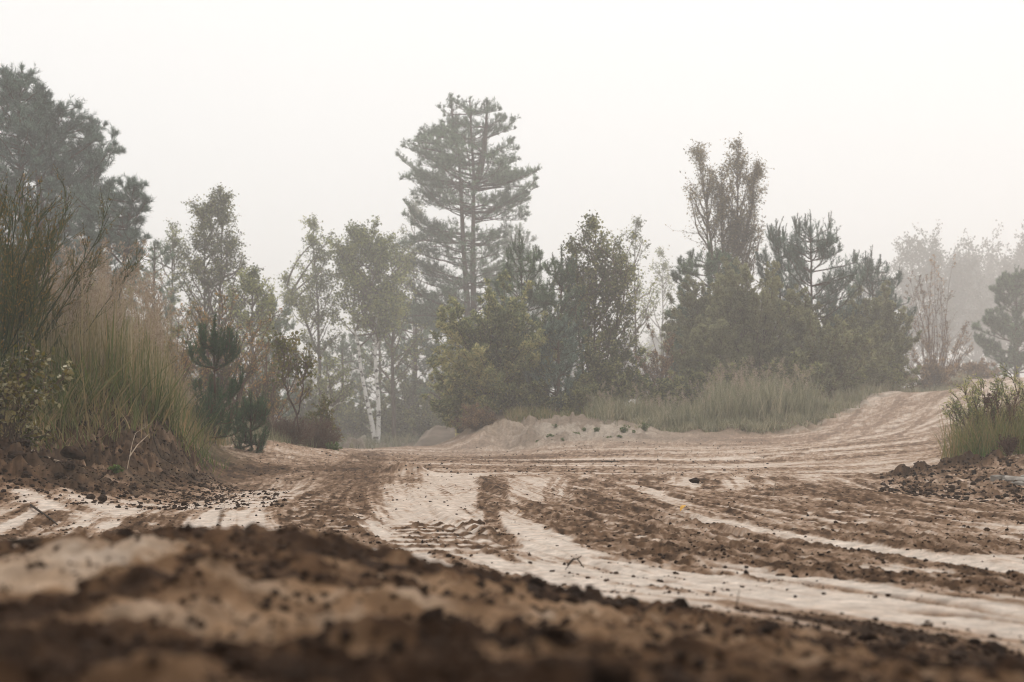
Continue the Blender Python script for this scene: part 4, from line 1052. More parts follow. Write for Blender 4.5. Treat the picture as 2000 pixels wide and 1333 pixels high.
pine(51, 'hazy dark pine filling the gap right of the twin white birch', 812, 60, 560,
     [(560, 5, 5), (600, 60, 55), (660, 90, 80), (730, 95, 90), (840, 80, 80)], dz=.6, per=5, elev=(-2, 40), ndl=(.11, .022, 18), sec=5.5, trunk_r=.13, mat='pine', t0=.08, group='hazy pines behind the birches')
pine(52, 'hazy dark pine behind the crooked white birch, low in the sky gap', 668, 60, 655,
     [(655, 5, 5), (700, 60, 55), (760, 80, 70), (850, 80, 80)], dz=.55, per=5, elev=(-2, 40), ndl=(.11, .022, 18), sec=5.5, trunk_r=.12, mat='pine', t0=.06, group='hazy pines behind the birches')
pine(53, 'hazy pine directly behind the twin white birch stems', 742, 66, 600,
     [(600, 5, 5), (650, 60, 55), (720, 85, 80), (850, 80, 80)], dz=.6, per=5, elev=(-2, 40), ndl=(.12, .024, 18), sec=5, trunk_r=.13, mat='pine', t0=.06, group='hazy pines behind the birches')
pine(54, 'pale distant pine peeking out right of the great pine', 1012, 88, 432,
     [(432, 4, 4), (470, 30, 30), (520, 45, 45), (600, 60, 60), (760, 70, 70)], dz=.7, per=5, elev=(10, 55), ndl=(.14, .03, 14), sec=4.5, trunk_r=.13, mat='pine', t0=.15, candle=.5)
shrub(55, 'dark hazy brush at the foot of the hazy pines left of the willow', 790, 57, 700, 230, 34, 9, 4, 8, (.11, .06), 'birch_dark', 'twig', 75, .04, 'brush', group='brush under the trees', stem_r=.02)
shrub(56, 'shadowy brush low behind the twin white birch foot', 690, 55, 770, 140, 26, 9, 4, 8, (.10, .055), 'birch_dark', 'twig', 75, .04, 'brush', group='brush under the trees', stem_r=.018)
shrub(57, 'shadowy brush low behind the heather in the sky gap', 590, 46, 690, 190, 28, 9, 4, 7, (.09, .05), 'birch_dark', 'twig', 75, .04, 'brush', group='brush under the trees', stem_r=.018)
leafy(58, 'dark crooked trunk with level bare branches left of the yellow-green willow', 908, 38, 690,
      [(690, 20, 20), (740, 70, 50), (790, 60, 40), (830, 20, 20)], trunks=[[(908, 866), (904, 830), (905, 795), (901, 760), (912, 700)], [(904, 800), (870, 780), (838, 750)], [(905, 790), (880, 786), (842, 768)]],
      n1=18, n2=6, nl=7, leaf=(.07, .04), mat='willow', trunk_r=.075, t0=.3, name='crooked_tree')
# centre bushes
shrub(60, 'big rounded yellow-green willow bush at the centre', 965, 30, 540, 270, 90, 12, 6, 11, (.085, .028), 'willow', 'twig', 80, .02, group='willow bushes', stem_r=.018)
shrub(61, 'drooping yellowish willow skirt on the left of the big rounded willow', 905, 30.5, 690, 150, 36, 10, 5, 11, (.075, .024), 'willow', 'twig', 78, .0, group='willow bushes', stem_r=.012)
YG = dict(ndl=(.075, .010, 24), sec=9, trunk_r=.05, candle=.9, t0=.03, curl=.07, first=.12, name='young_pine', secl=.45, bend=.16, loose=1.0, own=.25, sst=.1)
pine(62, 'dense young pine with upright candles behind the big rounded willow', 1030, 33, 448,
     [(448, 4, 4), (500, 34, 30), (560, 60, 62), (640, 75, 80), (740, 85, 85), (805, 80, 80)], dz=.36, per=6, elev=(2, 58), mat='pine', group='young pines in the middle', top_px=1015, **YG)
pine(63, 'young pine with candles right of the one behind the willow', 1090, 31.5, 478,
     [(478, 4, 4), (520, 30, 26), (580, 45, 48), (660, 60, 62), (740, 70, 75), (805, 70, 75)], dz=.36, per=6, elev=(2, 58), mat='pine', group='young pines in the middle', top_px=1098, **YG)
pine(64, 'low bushy pine with pale shoots on the sand bank in front of the dark thicket', 1090, 29.5, 612,
     [(612, 4, 4), (650, 28, 28), (710, 50, 48), (770, 60, 58), (806, 55, 55)], dz=.34, per=6, elev=(20, 55), mat='pine_blue', group='young pines in the middle', **YG)
leafy(65, 'dark birch bush with a peaked top right of the candled pines', 1165, 32, 435,
      [(435, 2, 4), (470, 40, 28), (520, 58, 62), (580, 62, 82), (640, 72, 90), (720, 75, 85), (800, 60, 70)],
      trunks=[[(1165, 812), (1160, 680), (1168, 560), (1170, 438)], [(1150, 812), (1132, 640), (1128, 482)], [(1180, 812), (1205, 640), (1215, 500)]],
      n1=46, n2=9, nl=12, leaf=(.068, .05), mat='birch_dark', trunk_r=.04, t0=.1, n3=1, name='birch_bush', cat='bush', ld=.35)
shrub(66, 'dense dark thicket bush under the peaked birch bush', 1185, 30, 640, 210, 46, 10, 5, 8, (.06, .035), 'birch_dark', 'twig', 70, .04, 'brush', group='brush under the trees')
leafy(67, 'pale thin birch peeking behind the peaked birch bush', 1245, 52, 428,
      [(428, 6, 6), (480, 35, 30), (540, 45, 42), (620, 45, 45), (760, 40, 40)], n1=30, n2=7, nl=9, leaf=(.09, .055), mat='birch', trunk_r=.06, n3=1)
leafy(68, 'faint feathery birch in the bright gap before the tall aspen', 1292, 74, 488,
      [(488, 6, 6), (540, 40, 34), (620, 48, 44), (760, 45, 45)], n1=32, n2=7, nl=9, leaf=(.11, .07), mat='birch', trunk_r=.07, n3=1)
shrub(69, 'sparse brown bush with bare twigs in the gap before the tall aspen', 1285, 33, 622, 130, 26, 9, 4, 5, (.05, .02), 'brown', 'redtwig', 50, .05, 'brown_bush', group='brown bushes')
# tall aspen and its neighbours
leafy(70, 'tall aspen with two feathery brown-leaved tops, highest on the right side', 1430, 41, 278,
      [(278, 4, 30), (300, 45, 45), (330, 90, 55), (380, 112, 66), (430, 118, 78), (490, 108, 85), (560, 90, 80), (660, 60, 60), (760, 40, 40)],
      trunks=[[(1436, 790), (1440, 600), (1444, 460), (1446, 380), (1444, 282)], [(1420, 790), (1400, 560), (1382, 440), (1372, 370), (1360, 294)], [(1440, 700), (1420, 540), (1412, 400), (1410, 345)], [(1445, 500), (1466, 420), (1476, 330)]],
      profs=[[(278, 3, 3), (300, 14, 14), (340, 30, 30), (400, 44, 48), (470, 45, 58), (560, 50, 60), (760, 40, 40)], [(290, 3, 3), (320, 12, 14), (370, 40, 28), (420, 58, 35), (500, 55, 45), (600, 55, 45), (760, 40, 40)],
             [(340, 3, 3), (370, 20, 20), (440, 32, 32), (560, 40, 40), (760, 30, 30)], [(328, 3, 3), (350, 10, 10), (420, 24, 30), (560, 30, 40), (760, 30, 40)]],
      n1=40, n2=9, nl=14, leaf=(.08, .034), mat='aspen', trunk_r=.08, t0=.3, a1=(.25, .65), up=.05, n3=1, name='aspen_tree', ld=.25)
pine(71, 'broad green pine left of the tall aspen with boughs hanging toward the gap', 1385, 38, 468,
     [(468, 4, 4), (500, 40, 30), (540, 66, 50), (600, 80, 60), (660, 84, 70), (780, 80, 70)], dz=.36, per=6, elev=(0, 50), mat='pine', group='young pines on the right',
     ndl=(.09, .011, 28), sec=9, own=.3, sst=.1, trunk_r=.06, candle=.7, t0=.05, curl=.04, name='young_pine', first=.25, secl=.4)
shrub(72, 'big olive willow bush in front of the tall aspen', 1475, 34, 470, 225, 90, 12, 6, 18, (.066, .022), 'olive', 'twig', 66, .03, group='willow bushes', stem_r=.016)
shrub(73, 'lower olive willow spreading left beneath the broad green pine', 1385, 33, 600, 170, 54, 12, 6, 17, (.065, .021), 'olive', 'twig', 60, .05, group='willow bushes', stem_r=.014)
pine(74, 'young pine with forked candles, spikiest top right of the aspen', 1588, 36, 408,
     [(408, 3, 3), (440, 44, 38), (480, 58, 58), (540, 66, 90), (620, 75, 110), (700, 80, 110), (770, 75, 90)], dz=.36, per=6, elev=(2, 56), mat='pine_blue', group='young pines on the right', top_px=1580, dens=.9, **YG)
pine(75, 'smaller candled pine between the aspen and the spikiest pine', 1530, 37, 420,
     [(420, 3, 3), (460, 28, 25), (520, 45, 42), (620, 55, 55), (760, 60, 60)], dz=.36, per=6, elev=(2, 56), mat='pine_blue', group='young pines on the right', top_px=1522, dens=.9, **YG)
pine(76, 'candled pine at the right end of the thicket beside the olive bush', 1710, 41, 480,
     [(480, 3, 3), (505, 40, 26), (545, 55, 55), (600, 70, 70), (680, 80, 75), (760, 70, 70)], dz=.4, per=6, elev=(2, 54), mat='pine_blue', group='young pines on the right', top_px=1700, dens=.9, **YG)
shrub(77, 'olive bush rounding off the right end of the thicket', 1725, 38, 548, 150, 64, 13, 6, 18, (.07, .022), 'olive', 'twig', 58, .05, group='willow bushes', stem_r=.015)
shrub(78, 'dusky olive-brown bush in front of the spikiest pine', 1610, 33, 600, 190, 44, 11, 5, 9, (.07, .026), 'olive', 'redtwig', 62, .05, 'brown_bush', group='brown bushes')
shrub(84, 'tall olive willow behind the big olive bush, below the aspen tops', 1400, 36, 500, 190, 60, 13, 6, 17, (.068, .022), 'olive', 'twig', 60, .03, group='willow bushes', stem_r=.014)
shrub(85, 'olive-brown willow filling the space between the olive bush and the spikiest pine', 1575, 34.5, 560, 190, 60, 13, 6, 17, (.068, .022), 'olive', 'redtwig', 66, .03, group='willow bushes', stem_r=.014)
shrub(86, 'olive-brown willow under the candled pine at the thicket end', 1660, 35.5, 600, 190, 60, 12, 6, 16, (.068, .022), 'olive', 'redtwig', 66, .03, group='willow bushes', stem_r=.014)
shrub(88, 'tall olive willow behind the spikiest pine, closing the gap to the candled pine', 1645, 38.5, 545, 210, 60, 12, 6, 17, (.07, .022), 'olive', 'twig', 66, .03, group='willow bushes', stem_r=.014)
shrub(89, 'olive willow behind the broad green pine at the left end of the right thicket', 1345, 39.5, 560, 130, 50, 12, 6, 17, (.07, .022), 'olive', 'twig', 66, .03, group='willow bushes', stem_r=.014)
shrub(87, 'low brown twiggy brush at the left foot of the big rounded willow', 930, 28.5, 790, 90, 30, 8, 4, 4, (.04, .016), 'brown', 'redtwig', 70, .03, 'brown_bush', group='brown bushes', stem_r=.008)
shrub(79, 'dense dusky brush along the ramp edge under the olive bush', 1700, 37, 680, 190, 44, 10, 5, 8, (.065, .025), 'birch_dark', 'redtwig', 70, .04, 'brush', group='brush under the trees')
shrub(80, 'nearly bare red-brown willow right of the olive bush', 1828, 46, 512, 150, 36, 10, 6, 3, (.07, .022), 'brown', 'redtwig', 42, .06, 'brown_bush', group='brown bushes', stem_r=.02)
shrub(81, 'low dusky brush beneath the nearly bare willow', 1825, 44.5, 690, 150, 36, 9, 5, 6, (.07, .025), 'brown', 'redtwig', 70, .04, 'brush', group='brush under the trees')
pine(82, 'broad misty pine at the right picture edge', 1985, 57, 520,
     [(520, 4, 4), (560, 42, 40), (600, 50, 50), (640, 82, 70), (690, 88, 85), (735, 85, 85)], dz=.42, per=7, elev=(2, 55), ndl=(.12, .02, 28), own=.2, sst=.1, secl=.46, sec=7, trunk_r=.1, mat='pine', candle=.9, t0=.04, first=.25, curl=.07)
shrub(83, 'low misty brush on the bank between the bare willow and the misty pine', 1900, 50, 705, 110, 30, 9, 4, 6, (.07, .025), 'brown', 'redtwig', 75, .03, 'brush', group='brush under the trees')

for k, (px, d, top, w, lab) in enumerate([(1045, 29.6, 742, 130, 'low dark brush under the candled pines on the sand bank'), (1140, 29.2, 748, 120, 'low dark brush right of the low bushy pine'), (1290, 30.5, 735, 120, 'low dark brush at the foot of the bright gap before the aspen'),
        (1360, 31, 700, 130, 'low dark brush left behind the pale grass stand'), (1440, 31.5, 690, 140, 'low dark brush behind the tallest reed grass'), (1540, 31.5, 690, 150, 'low dark brush right behind the tallest reed grass'), (1630, 33.5, 700, 140, 'low dark brush at the upper end of the reed grass'),
        (850, 50, 760, 120, 'low hazy brush behind the crooked trunk'), (770, 54, 790, 120, 'low hazy brush right of the twin white birch foot'), (640, 58, 735, 110, 'hazy brush low between the crooked birch and the twin white birch'), (840, 58, 720, 130, 'hazy brush at the foot of the great pine'), (480, 26, 740, 170, 'low dark brush behind the pine seedling'), (380, 24, 720, 170, 'low dark brush behind the green young pine')]):
    shrub(400 + k, lab, px, d, top, w, 34, 9, 4, 9, (.07 * d / 31, .034 * d / 31), 'birch_dark', 'twig', 78, .03, 'brush', group='brush under the trees', lo=.02)
# far trees in the mist: three shapes, copied along the back
def far_tree(seed, H, W):
    R = np.random.RandomState(seed); gt, gc = Geo(), Geo()
    t = straight_trunk(R, H * .75, (R.uniform(-.5, .5), 0), .03, 10); tubes(gt, t[None], [H * .022], [.05], 7)
    n = 30; zz = H * (.3 + .45 * R.random(n)); az = R.uniform(0, 6.28, n); a = R.uniform(.3, 1.2, n)
    p0 = np.stack([np.interp(zz, t[:, 2], t[:, 0]), np.interp(zz, t[:, 2], t[:, 1]), zz], 1)
    B = grow(R, p0, np.stack([np.cos(az) * np.sin(a), np.sin(az) * np.sin(a), np.cos(a)], 1), W * R.uniform(.35, .62, n), 7, .16, .05); tubes(gt, B, .10, .03, 4)
    i1, t1 = pick(R, n, 11, .3, 1.); p, T = at_t(B, i1, t1); S = grow(R, p, norm(T + perp(R, T)), W * R.uniform(.06, .2, len(i1)), 4, .2, .05); tubes(gt, S, .04, .015, 3)
    i2, t2 = pick(R, len(S), 34, .1, 1.); P, T = at_t(S, i2, t2); P = P + R.standard_normal(P.shape) * .22
    leaves(gc, R, P, norm(R.standard_normal(P.shape)), R.uniform(.16, .34, len(P)), .2, clump_tint(R, P, 2.), .2)
    return gt.mesh('trunk', M['bark']), gc.mesh('crown', M['far'])
FAR = [far_tree(200, 17, 13), far_tree(201, 15, 12), far_tree(202, 12, 11)]
far_spots = [(1835, 128, 458, 0, 'misty round-topped oak above the bare willow, most distinct of the far trees'), (1782, 150, 500, 1, 'misty far tree behind the candled pine at the thicket end'),
             (1902, 150, 478, 1, 'misty far tree right of the round-topped oak'), (1990, 140, 462, 0, 'misty far tree above the broad misty pine'), (1945, 165, 505, 2, 'pale far tree low between the misty oaks'),
             (1300, 170, 640, 2, 'pale far tree low in the bright gap before the aspen'), (1225, 160, 640, 0, 'pale far tree screened by the peaked birch bush'), (1090, 165, 640, 1, 'pale far tree screened by the candled pines'),
             (590, 150, 700, 2, 'pale far tree low in the sky gap left of the slim birch'), (520, 160, 690, 1, 'pale far tree screened by the birch thicket'), (690, 170, 690, 0, 'pale far tree screened by the twin white birch'),
             (860, 170, 680, 1, 'pale far tree screened by the great pine'), (400, 150, 680, 0, 'pale far tree screened by the tall slender birch'), (200, 150, 640, 2, 'pale far tree screened by the left pines')]
for k, (px, d, top, v, lab) in enumerate(far_spots):
    b = spot(px, d); H0 = (17, 15, 12)[v]; H = top_h(top + 22, d, b[2]); s = H / H0
    t = thing('far_tree', lab, 'tree', tuple(b), 'far trees in the mist'); t.rotation_euler.z = k * 1.3
    wide = s * .85
    for nm, me in zip(('trunk', 'crown'), FAR[v]):
        o = link(nm, me, t); o.scale = (wide, wide, s)

# ================================================================== GRASS
def hL(x, y): return .75 + .25 * sstep(-3.6, -2.6, x) * 1.0
grass_stand(300, 'tall_grass', 'tall green and straw grass with pinkish plumes on the left bank',
            [(-420, 9.7), (120, 9.9), (250, 10.5), (325, 11.2), (345, 12.6), (300, 14.5), (120, 14.5), (-420, 13.5)], 6600, .72, .0135, 'grass', plume=260, tints=(.0, .6), lean=.28, curve=.35, pl=(.14, .24, 60, .022))
grass_stand(310, 'tall_grass', 'straw-coloured tall stems with pink seed heads rising through the left bank grass',
            [(40, 10.2), (150, 10.3), (250, 10.8), (320, 11.6), (335, 12.6), (300, 14.5), (90, 14.5)], 3000, .86, .009, 'straw', plume=520, tints=(.0, 1), lean=.12, curve=.2, pl=(.15, .26, 60, .028))
grass_stand(301, 'undergrowth', 'short mixed grass at the foot of the tall plumed grass', [(-420, 8.9), (60, 9.2), (180, 9.6), (330, 10.9), (345, 12.2), (200, 11.2), (-420, 10.6)], 5200, .30, .007, 'grass', tints=(.2, 1), lean=.8, curve=.9)
grass_stand(302, 'tall_grass', 'greenish grass fringe between the left bank and the young pine', [(330, 11.6), (372, 12.4), (400, 14.2), (440, 17), (360, 20), (310, 16)], 2200, .42, .008, 'grass', plume=60, tints=(.15, 1), lean=.6)
grass_stand(303, 'undergrowth', 'thin pale grass along the top of the left sand mound', [(395, 16.2), (480, 16.6), (570, 18.2), (640, 20.5), (640, 23.5), (520, 22), (400, 19)], 2400, .26, .007, 'grass_dry', tints=(0, .9), lean=.5, plume=30, pl=(.06, .1, 24, .012))
grass_stand(304, 'tall_grass', 'tallest pale reed grass stand on the right ridge before the olive willow', [(1385, 26.4), (1480, 26.8), (1580, 28.2), (1600, 30.5), (1480, 30), (1390, 29)], 4600, .84, .022, 'grass_dry', plume=170, tints=(0, 1), lean=.3, pl=(.14, .24, 40, .032))
grass_stand(305, 'tall_grass', 'pale grass stand between the sand bank and the tallest reed grass', [(1150, 27.2), (1250, 27.2), (1385, 26.2), (1390, 29), (1260, 30), (1150, 29.5)], 3600, .56, .022, 'grass_dry', plume=110, tints=(0, 1), lean=.35, pl=(.12, .2, 36, .03))
grass_stand(306, 'undergrowth', 'short tangled grass along the foot of the right ridge', [(1240, 26.2), (1400, 25.8), (1510, 26.1), (1590, 27.6), (1690, 31.6), (1700, 33), (1590, 29.4), (1400, 27.4), (1240, 27.4)], 5000, .26, .022, 'grass_dry', tints=(.1, 1), lean=.8, curve=.9)
grass_stand(307, 'undergrowth', 'dusky grass on the slope above the ramp edge', [(1590, 29), (1680, 31.6), (1760, 36), (1850, 42), (1900, 48), (1860, 50), (1740, 42), (1590, 34)], 4200, .42, .02, 'grass_dry', tints=(.3, 1), lean=.5)
grass_stand(308, 'tall_grass', 'fresh green grass around the bush at the right picture edge', [(1868, 12.9), (1930, 12.7), (2060, 12.6), (2060, 15.5), (1950, 15.8), (1880, 14.6)], 4600, .54, .0085, 'grass', tints=(.1, .95), lean=.5, curve=.6, plume=40, pl=(.08, .14, 24, .014))
grass_stand(309, 'undergrowth', 'scattered pale grass around the foot of the twin white birch', [(640, 42), (790, 44), (830, 50), (640, 50)], 1500, .45, .014, 'grass_dry', tints=(0, 1), lean=.5)
grass_stand(312, 'undergrowth', 'dusky weeds along the top of the middle sand bank under the pines', [(1000, 27.6), (1180, 27.6), (1260, 28), (1260, 30), (1000, 30)], 3200, .30, .018, 'grass', tints=(.1, .9), lean=.6, curve=.7)
# single tufts
def tuft(seed, label, px, d, h, n, mat, w=.006, spread=.05, name='grass_tuft', lean=.8, cat='grass tuft', group=None, tints=(0, .7)):
    R = np.random.RandomState(seed); b = spot(px, d); g = Geo(); P = np.zeros((n, 3)); P[:, :2] = R.standard_normal((n, 2)) * spread
    P[:, 2] = gz(P[:, 0] + b[0], P[:, 1] + b[1]) - b[2] - .005
    grass_blades(g, R, P, h * R.uniform(.5, 1.1, n), np.full(n, w), lean, np.clip(R.uniform(tints[0], tints[1], n), 0, 1), .7)
    return tag(link(name, g.mesh(name, M[mat]), None, tuple(b)), label, cat, group)
TG = 'single grass tufts'
tuft(320, 'arching grass tuft hanging over the right end of the cut earth bank', 338, 10.9, .5, 70, 'grass', group=TG, spread=.08)
tuft(321, 'green grass tuft growing on the bare cut earth bank', 125, 9.2, .18, 26, 'grass', group=TG)
tuft(322, 'pale grass tuft at the foot of the cut earth bank by the young pine', 378, 12, .24, 60, 'grass', group=TG, spread=.09)
tuft(323, 'low yellow-green tuft where the left sand mound begins', 405, 12.9, .12, 50, 'weed', group=TG, spread=.10)
tuft(324, 'upright pale tuft on the middle sand bank edge below the thicket', 1180, 26.9, .5, 60, 'grass_dry', group=TG, spread=.12)
tuft(325, 'bright green tuft at the front foot of the right-edge bush', 1905, 12.7, .16, 90, 'weed', group=TG, spread=.10)
tuft(326, 'leaning green tuft at the left flank of the right-edge bush', 1878, 13.4, .42, 90, 'grass', group=TG, spread=.08)
tuft(327, 'tiny green tuft on the pale sand left of the right-edge bush', 1862, 12.8, .07, 20, 'weed', group=TG, spread=.02, w=.004)
tuft(328, 'straw-coloured tuft below the twin white birch on the track crest', 690, 27, .25, 40, 'grass_dry', group=TG, spread=.06)
tuft(329, 'dry tuft below the twin white birch, nearer its stems', 722, 30, .35, 40, 'grass_dry', group=TG, spread=.08)
for k, (px, d, hh, lab) in enumerate([(60, 9.75, .45, 'broad-bladed arching tuft at the far left of the bank front'), (120, 9.9, .5, 'broad-bladed tuft left of the green tuft on the cut bank'), (178, 10.15, .55, 'broad-bladed tuft over the middle of the cut bank'),
        (232, 10.45, .5, 'broad-bladed tuft above the pale dead branch'), (285, 10.7, .5, 'broad-bladed tuft near the right end of the cut bank'), (318, 11.0, .45, 'broad-bladed tuft at the right shoulder of the cut bank')]):
    tuft(370 + k, lab, px, d, hh, 60, 'grass', w=.013, group=TG, spread=.10, lean=.9, tints=(0, .75))
# small weeds
def weed(seed, label, px, d, h, w, n=9, mat='weed', leaf=.038, group='small weeds on the sand'):
    R = np.random.RandomState(seed); b = spot(px, d); gs, gl = Geo(), Geo()
    az = R.uniform(0, 6.28, n); th = R.uniform(.1, .9, n)
    St = grow(R, np.stack([R.uniform(-w, w, n) * .1, R.uniform(-w, w, n) * .1, np.zeros(n) - .01], 1), np.stack([np.cos(az) * np.sin(th), np.sin(az) * np.sin(th), np.cos(th)], 1), h * R.uniform(.6, 1.1, n), 5, .1, .05)
    tubes(gs, St, .003, .001, 4); i1, t1 = pick(R, n, 16, .1, 1.); p, T = at_t(St, i1, t1)
    leaves(gl, R, p, norm(T * .4 + perp(R, T)), leaf * R.uniform(.6, 1.2, len(p)), leaf * .5, R.random(len(p)), .1)
    return finish('weed', label, 'weed', b, [('stems', gs, 'twig', False), ('foliage', gl, mat, False)], group)
weed(340, 'bright green weed at the right end of the left mound, beside the track', 652, 19.2, .14, .30, 20)
weed(341, 'green weed on the middle sand bank, rightmost and tallest there', 1218, 25.2, .15, .12, 14)
weed(342, 'small green weed left of the tallest weed on the middle sand bank', 1165, 25, .10, .12, 10)
weed(343, 'flat green weed in the centre of the middle sand bank', 1125, 24.9, .07, .2, 10)
weed(344, 'trailing green weed along the front of the middle sand bank', 1075, 24.6, .08, .35, 16)
weed(345, 'low grey-green weed below the tallest weed on the middle sand bank', 1190, 24.3, .06, .25, 12)
weed(346, 'green sprig on the dark soil at the foot of the left bank', 222, 8.9, .06, .08, 8, leaf=.03)
weed(347, 'leafy weed patch where the sand bank meets the reed grass', 1258, 25.6, .16, .3, 16)
for k, (px, d, lab) in enumerate([(1050, 24.3, 'tiny green weed at the left front of the middle sand bank'), (1100, 24.2, 'tiny green weed low on the front of the middle sand bank'), (1142, 25.5, 'tiny weed high on the middle sand bank'), (1210, 24.0, 'tiny weed on the flat sand below the tallest weed'), (1238, 24.6, 'tiny weed right of the tallest weed on the sand bank'), (1085, 25.8, 'tiny weed on the brown shoulder of the middle sand bank')]):
    weed(380 + k, lab, px, d, .05 + .01 * (k % 3), .10, 6 + k % 4, leaf=.03)
# right edge bush, dock
shrub(350, 'thin-leaved willow shrub leaning left at the right picture edge', 1928, 13.6, 752, 190, 22, 8, 2, 12, (.034, .008), 'willow', 'twig', 42, .03, 'willow_shrub', stem_r=.004, group='shrubs at the right edge', off=-.12)
shrub(351, 'taller thin-leaved willow shrub cut off by the right picture edge', 2000, 13.8, 735, 160, 15, 8, 3, 10, (.034, .008), 'willow', 'twig', 35, .03, 'willow_shrub', stem_r=.004, group='shrubs at the right edge')
shrub(352, 'dried dark red dock stem with seed heads inside the right-edge bush', 1955, 13.3, 766, 70, 6, 16, 0, 26, (.012, .011), 'dock', 'redtwig', 18, .03, 'dock_plant', stem_r=.004, lo=.45)
shrub(353, 'short dead dark stalk standing at the front of the right-edge bush', 1972, 12.55, 862, 22, 5, 14, 0, 18, (.014, .011), 'dock', 'redtwig', 18, .03, 'dock_plant', stem_r=.005, lo=.2)
# plants on the sand heap
# ================================================================== SAND HEAP beyond the gap
def sand_heap(name, label, px, d, wpx, top, seed, ang):
    R = np.random.RandomState(seed); b = spot(px, d); W = wpx * d / F / 2; H = top_h(top, d, b[2])
    n = 60; u, v = np.meshgrid(np.linspace(-1.1, 1.1, n), np.linspace(-1.1, 1.1, n)); r = np.sqrt(u ** 2 + v ** 2)
    prof = np.where(u < .1, sstep(-1.0, -.15, u) ** .8, 1 - sstep(.55, 1.05, u) * .9) * (1 - sstep(.5, 1.05, np.abs(v)))
    z = H * prof * (1 + .12 * (fbm(u * 4 + seed, v * 4, 4, seed) - .5) * 3) + .22 * (fbm(u * 3 + z_dir(u, v, ang) * 14, v * 2, 3, seed + 3) - .5) * prof - .25 * (r > 1.0)
    vv = np.stack([u * W, v * W * .6, z], -1).reshape(-1, 3); i = np.arange(n - 1)[:, None]; j = np.arange(n - 1)[None]
    q = np.stack(np.broadcast_arrays(i * n + j, i * n + j + 1, (i + 1) * n + j + 1, (i + 1) * n + j), -1).reshape(-1, 4)
    return tag(link(name, mesh_np(name, vv, q, None, M['heap'], None, True), None, (b[0], b[1], b[2] - .08)), label, 'sand heap', None, None)
def z_dir(u, v, a): return u * math.cos(a) + v * math.sin(a)
M['heap'] = bark_mat('pale_sand', (.20, .16, .125), (.36, .29, .235), (1.2, 5, 5), .8)
sand_heap('sand_heap', 'pale streaked sand heap in the mist beyond the track crest', 872, 44, 190, 832, 5, 2.2)
sand_heap('sand_heap', 'small hazy sand heap left of the twin white birch', 688, 42, 62, 856, 6, 1.)
weed(360, 'dark spindly weed standing before the misty sand heap', 828, 40.5, .42, .12, 7, 'birch_dark', .10, 'weeds by the sand heap')
weed(361, 'bushier dark weed right of the spindly one before the sand heap', 846, 40.5, .45, .35, 12, 'birch_dark', .12, 'weeds by the sand heap')

# ================================================================== CLODS, TWIGS, LEAVES
def rock_mesh(name, seed, sub, mat):
    import bmesh
    bm = bmesh.new(); bmesh.ops.create_icosphere(bm, subdivisions=sub, radius=1)
    co = np.array([v.co[:] for v in bm.verts]); R = np.random.RandomState(seed)
    for k in range(9):
        w = norm(R.standard_normal(3)); dd = R.uniform(.55, .9); over = np.maximum(co @ w - dd, 0); co = co - over[:, None] * w
    n = np.zeros(len(co))
    for k in range(18):
        w = norm(R.standard_normal(3)); n += np.abs(np.sin(co @ w * (2 + k * .8) + R.uniform(0, 6))) / (1.5 + k * .4)
    co = co * (.8 + .13 * (n - n.mean())[:, None] + .05 * R.standard_normal((len(co), 1))) * np.array([1.15, R.uniform(.7, 1.), R.uniform(.5, .8)])
    me = bpy.data.meshes.new(name)
    for v, c in zip(bm.verts, co): v.co = c
    bm.to_mesh(me); bm.free(); me.materials.append(mat)
    return me
M['clod'] = bark_mat('damp_clod', (.034, .019, .011), (.12, .070, .042), (2.2, 2.2, 2.2), .8)
M['dark_clod'] = bark_mat('wet_dark_clod', (.014, .008, .005), (.055, .032, .020), (2.2, 2.2, 2.2), .8)
CL = [rock_mesh('soil_clod', 500 + k, 3, M['clod']) for k in range(12)]
DCL = [rock_mesh('soil_clod', 540 + k, 3, M['dark_clod']) for k in range(10)]
Rc = np.random.RandomState(77)
def clod_at(x, y, s, label, group, me=None, sink=.55):
    o = link('soil_clod', me or CL[Rc.randint(len(CL))], None, (x, y, float(gz(x, y)[0]) + s * (.75 - sink)))
    o.scale = (s, s, s); o.rotation_euler = (Rc.uniform(-.4, .4), Rc.uniform(-.4, .4), Rc.uniform(0, 6.28))
    return tag(o, label, 'clod', group)
def named(px, py_d, s, label): x = (px - CX) / F * py_d; return clod_at(x, py_d, s, label, 'large clods of soil', DCL[Rc.randint(len(DCL))], sink=.15)
named(1062, .92, .017, 'biggest blurred black clod low on the near berm, right of centre')
named(1470, 1.0, .011, 'blurred dark clod at the bottom edge right of the biggest one')
named(492, 2.05, .015, 'single round clod on the berm crest before the dark tyre mark')
named(245, 1.95, .017, 'dark flattened clod on the berm crest near the left side')
named(622, 1.5, .009, 'lone dark pebble-like clod on the pale patch of the berm')
named(895, 2.2, .013, 'dark chunk on the berm edge below the ribbed pale lane')
named(1330, 2.12, .015, 'largest clod of the cluster on the right berm edge')
named(1235, 2.2, .009, 'small round clod left of the cluster on the right berm edge')
named(1375, 2.15, .007, 'small smooth clod right of the cluster on the right berm edge')
named(1720, 1.85, .014, 'knobbly clod on the berm edge toward the right side')
named(1920, 1.75, .01, 'blurred clod on the berm edge at the far right')
named(715, .95, .010, 'blurred dark clod low on the near berm, left of centre')
named(560, .80, .014, 'blurred dark lump at the bottom edge left of centre')
named(200, 7.2, .034, 'isolated dark clod on the pale lane below the left bank')
named(1357, 10.3, .045, 'lone dark clod on the brown middle of the track')
named(1232, 4.2, .014, 'small dark slab of soil beside the striped tyre mark')
named(1195, .80, .017, 'broad black clod cut by the bottom edge right of centre')
named(1320, .84, .013, 'black clod at the bottom edge beside the broad black one')
named(850, 1.35, .012, 'dark clod alone on the tan middle of the near berm')
named(145, 8.0, .085, 'biggest dark clod in the spoil at the left picture edge')
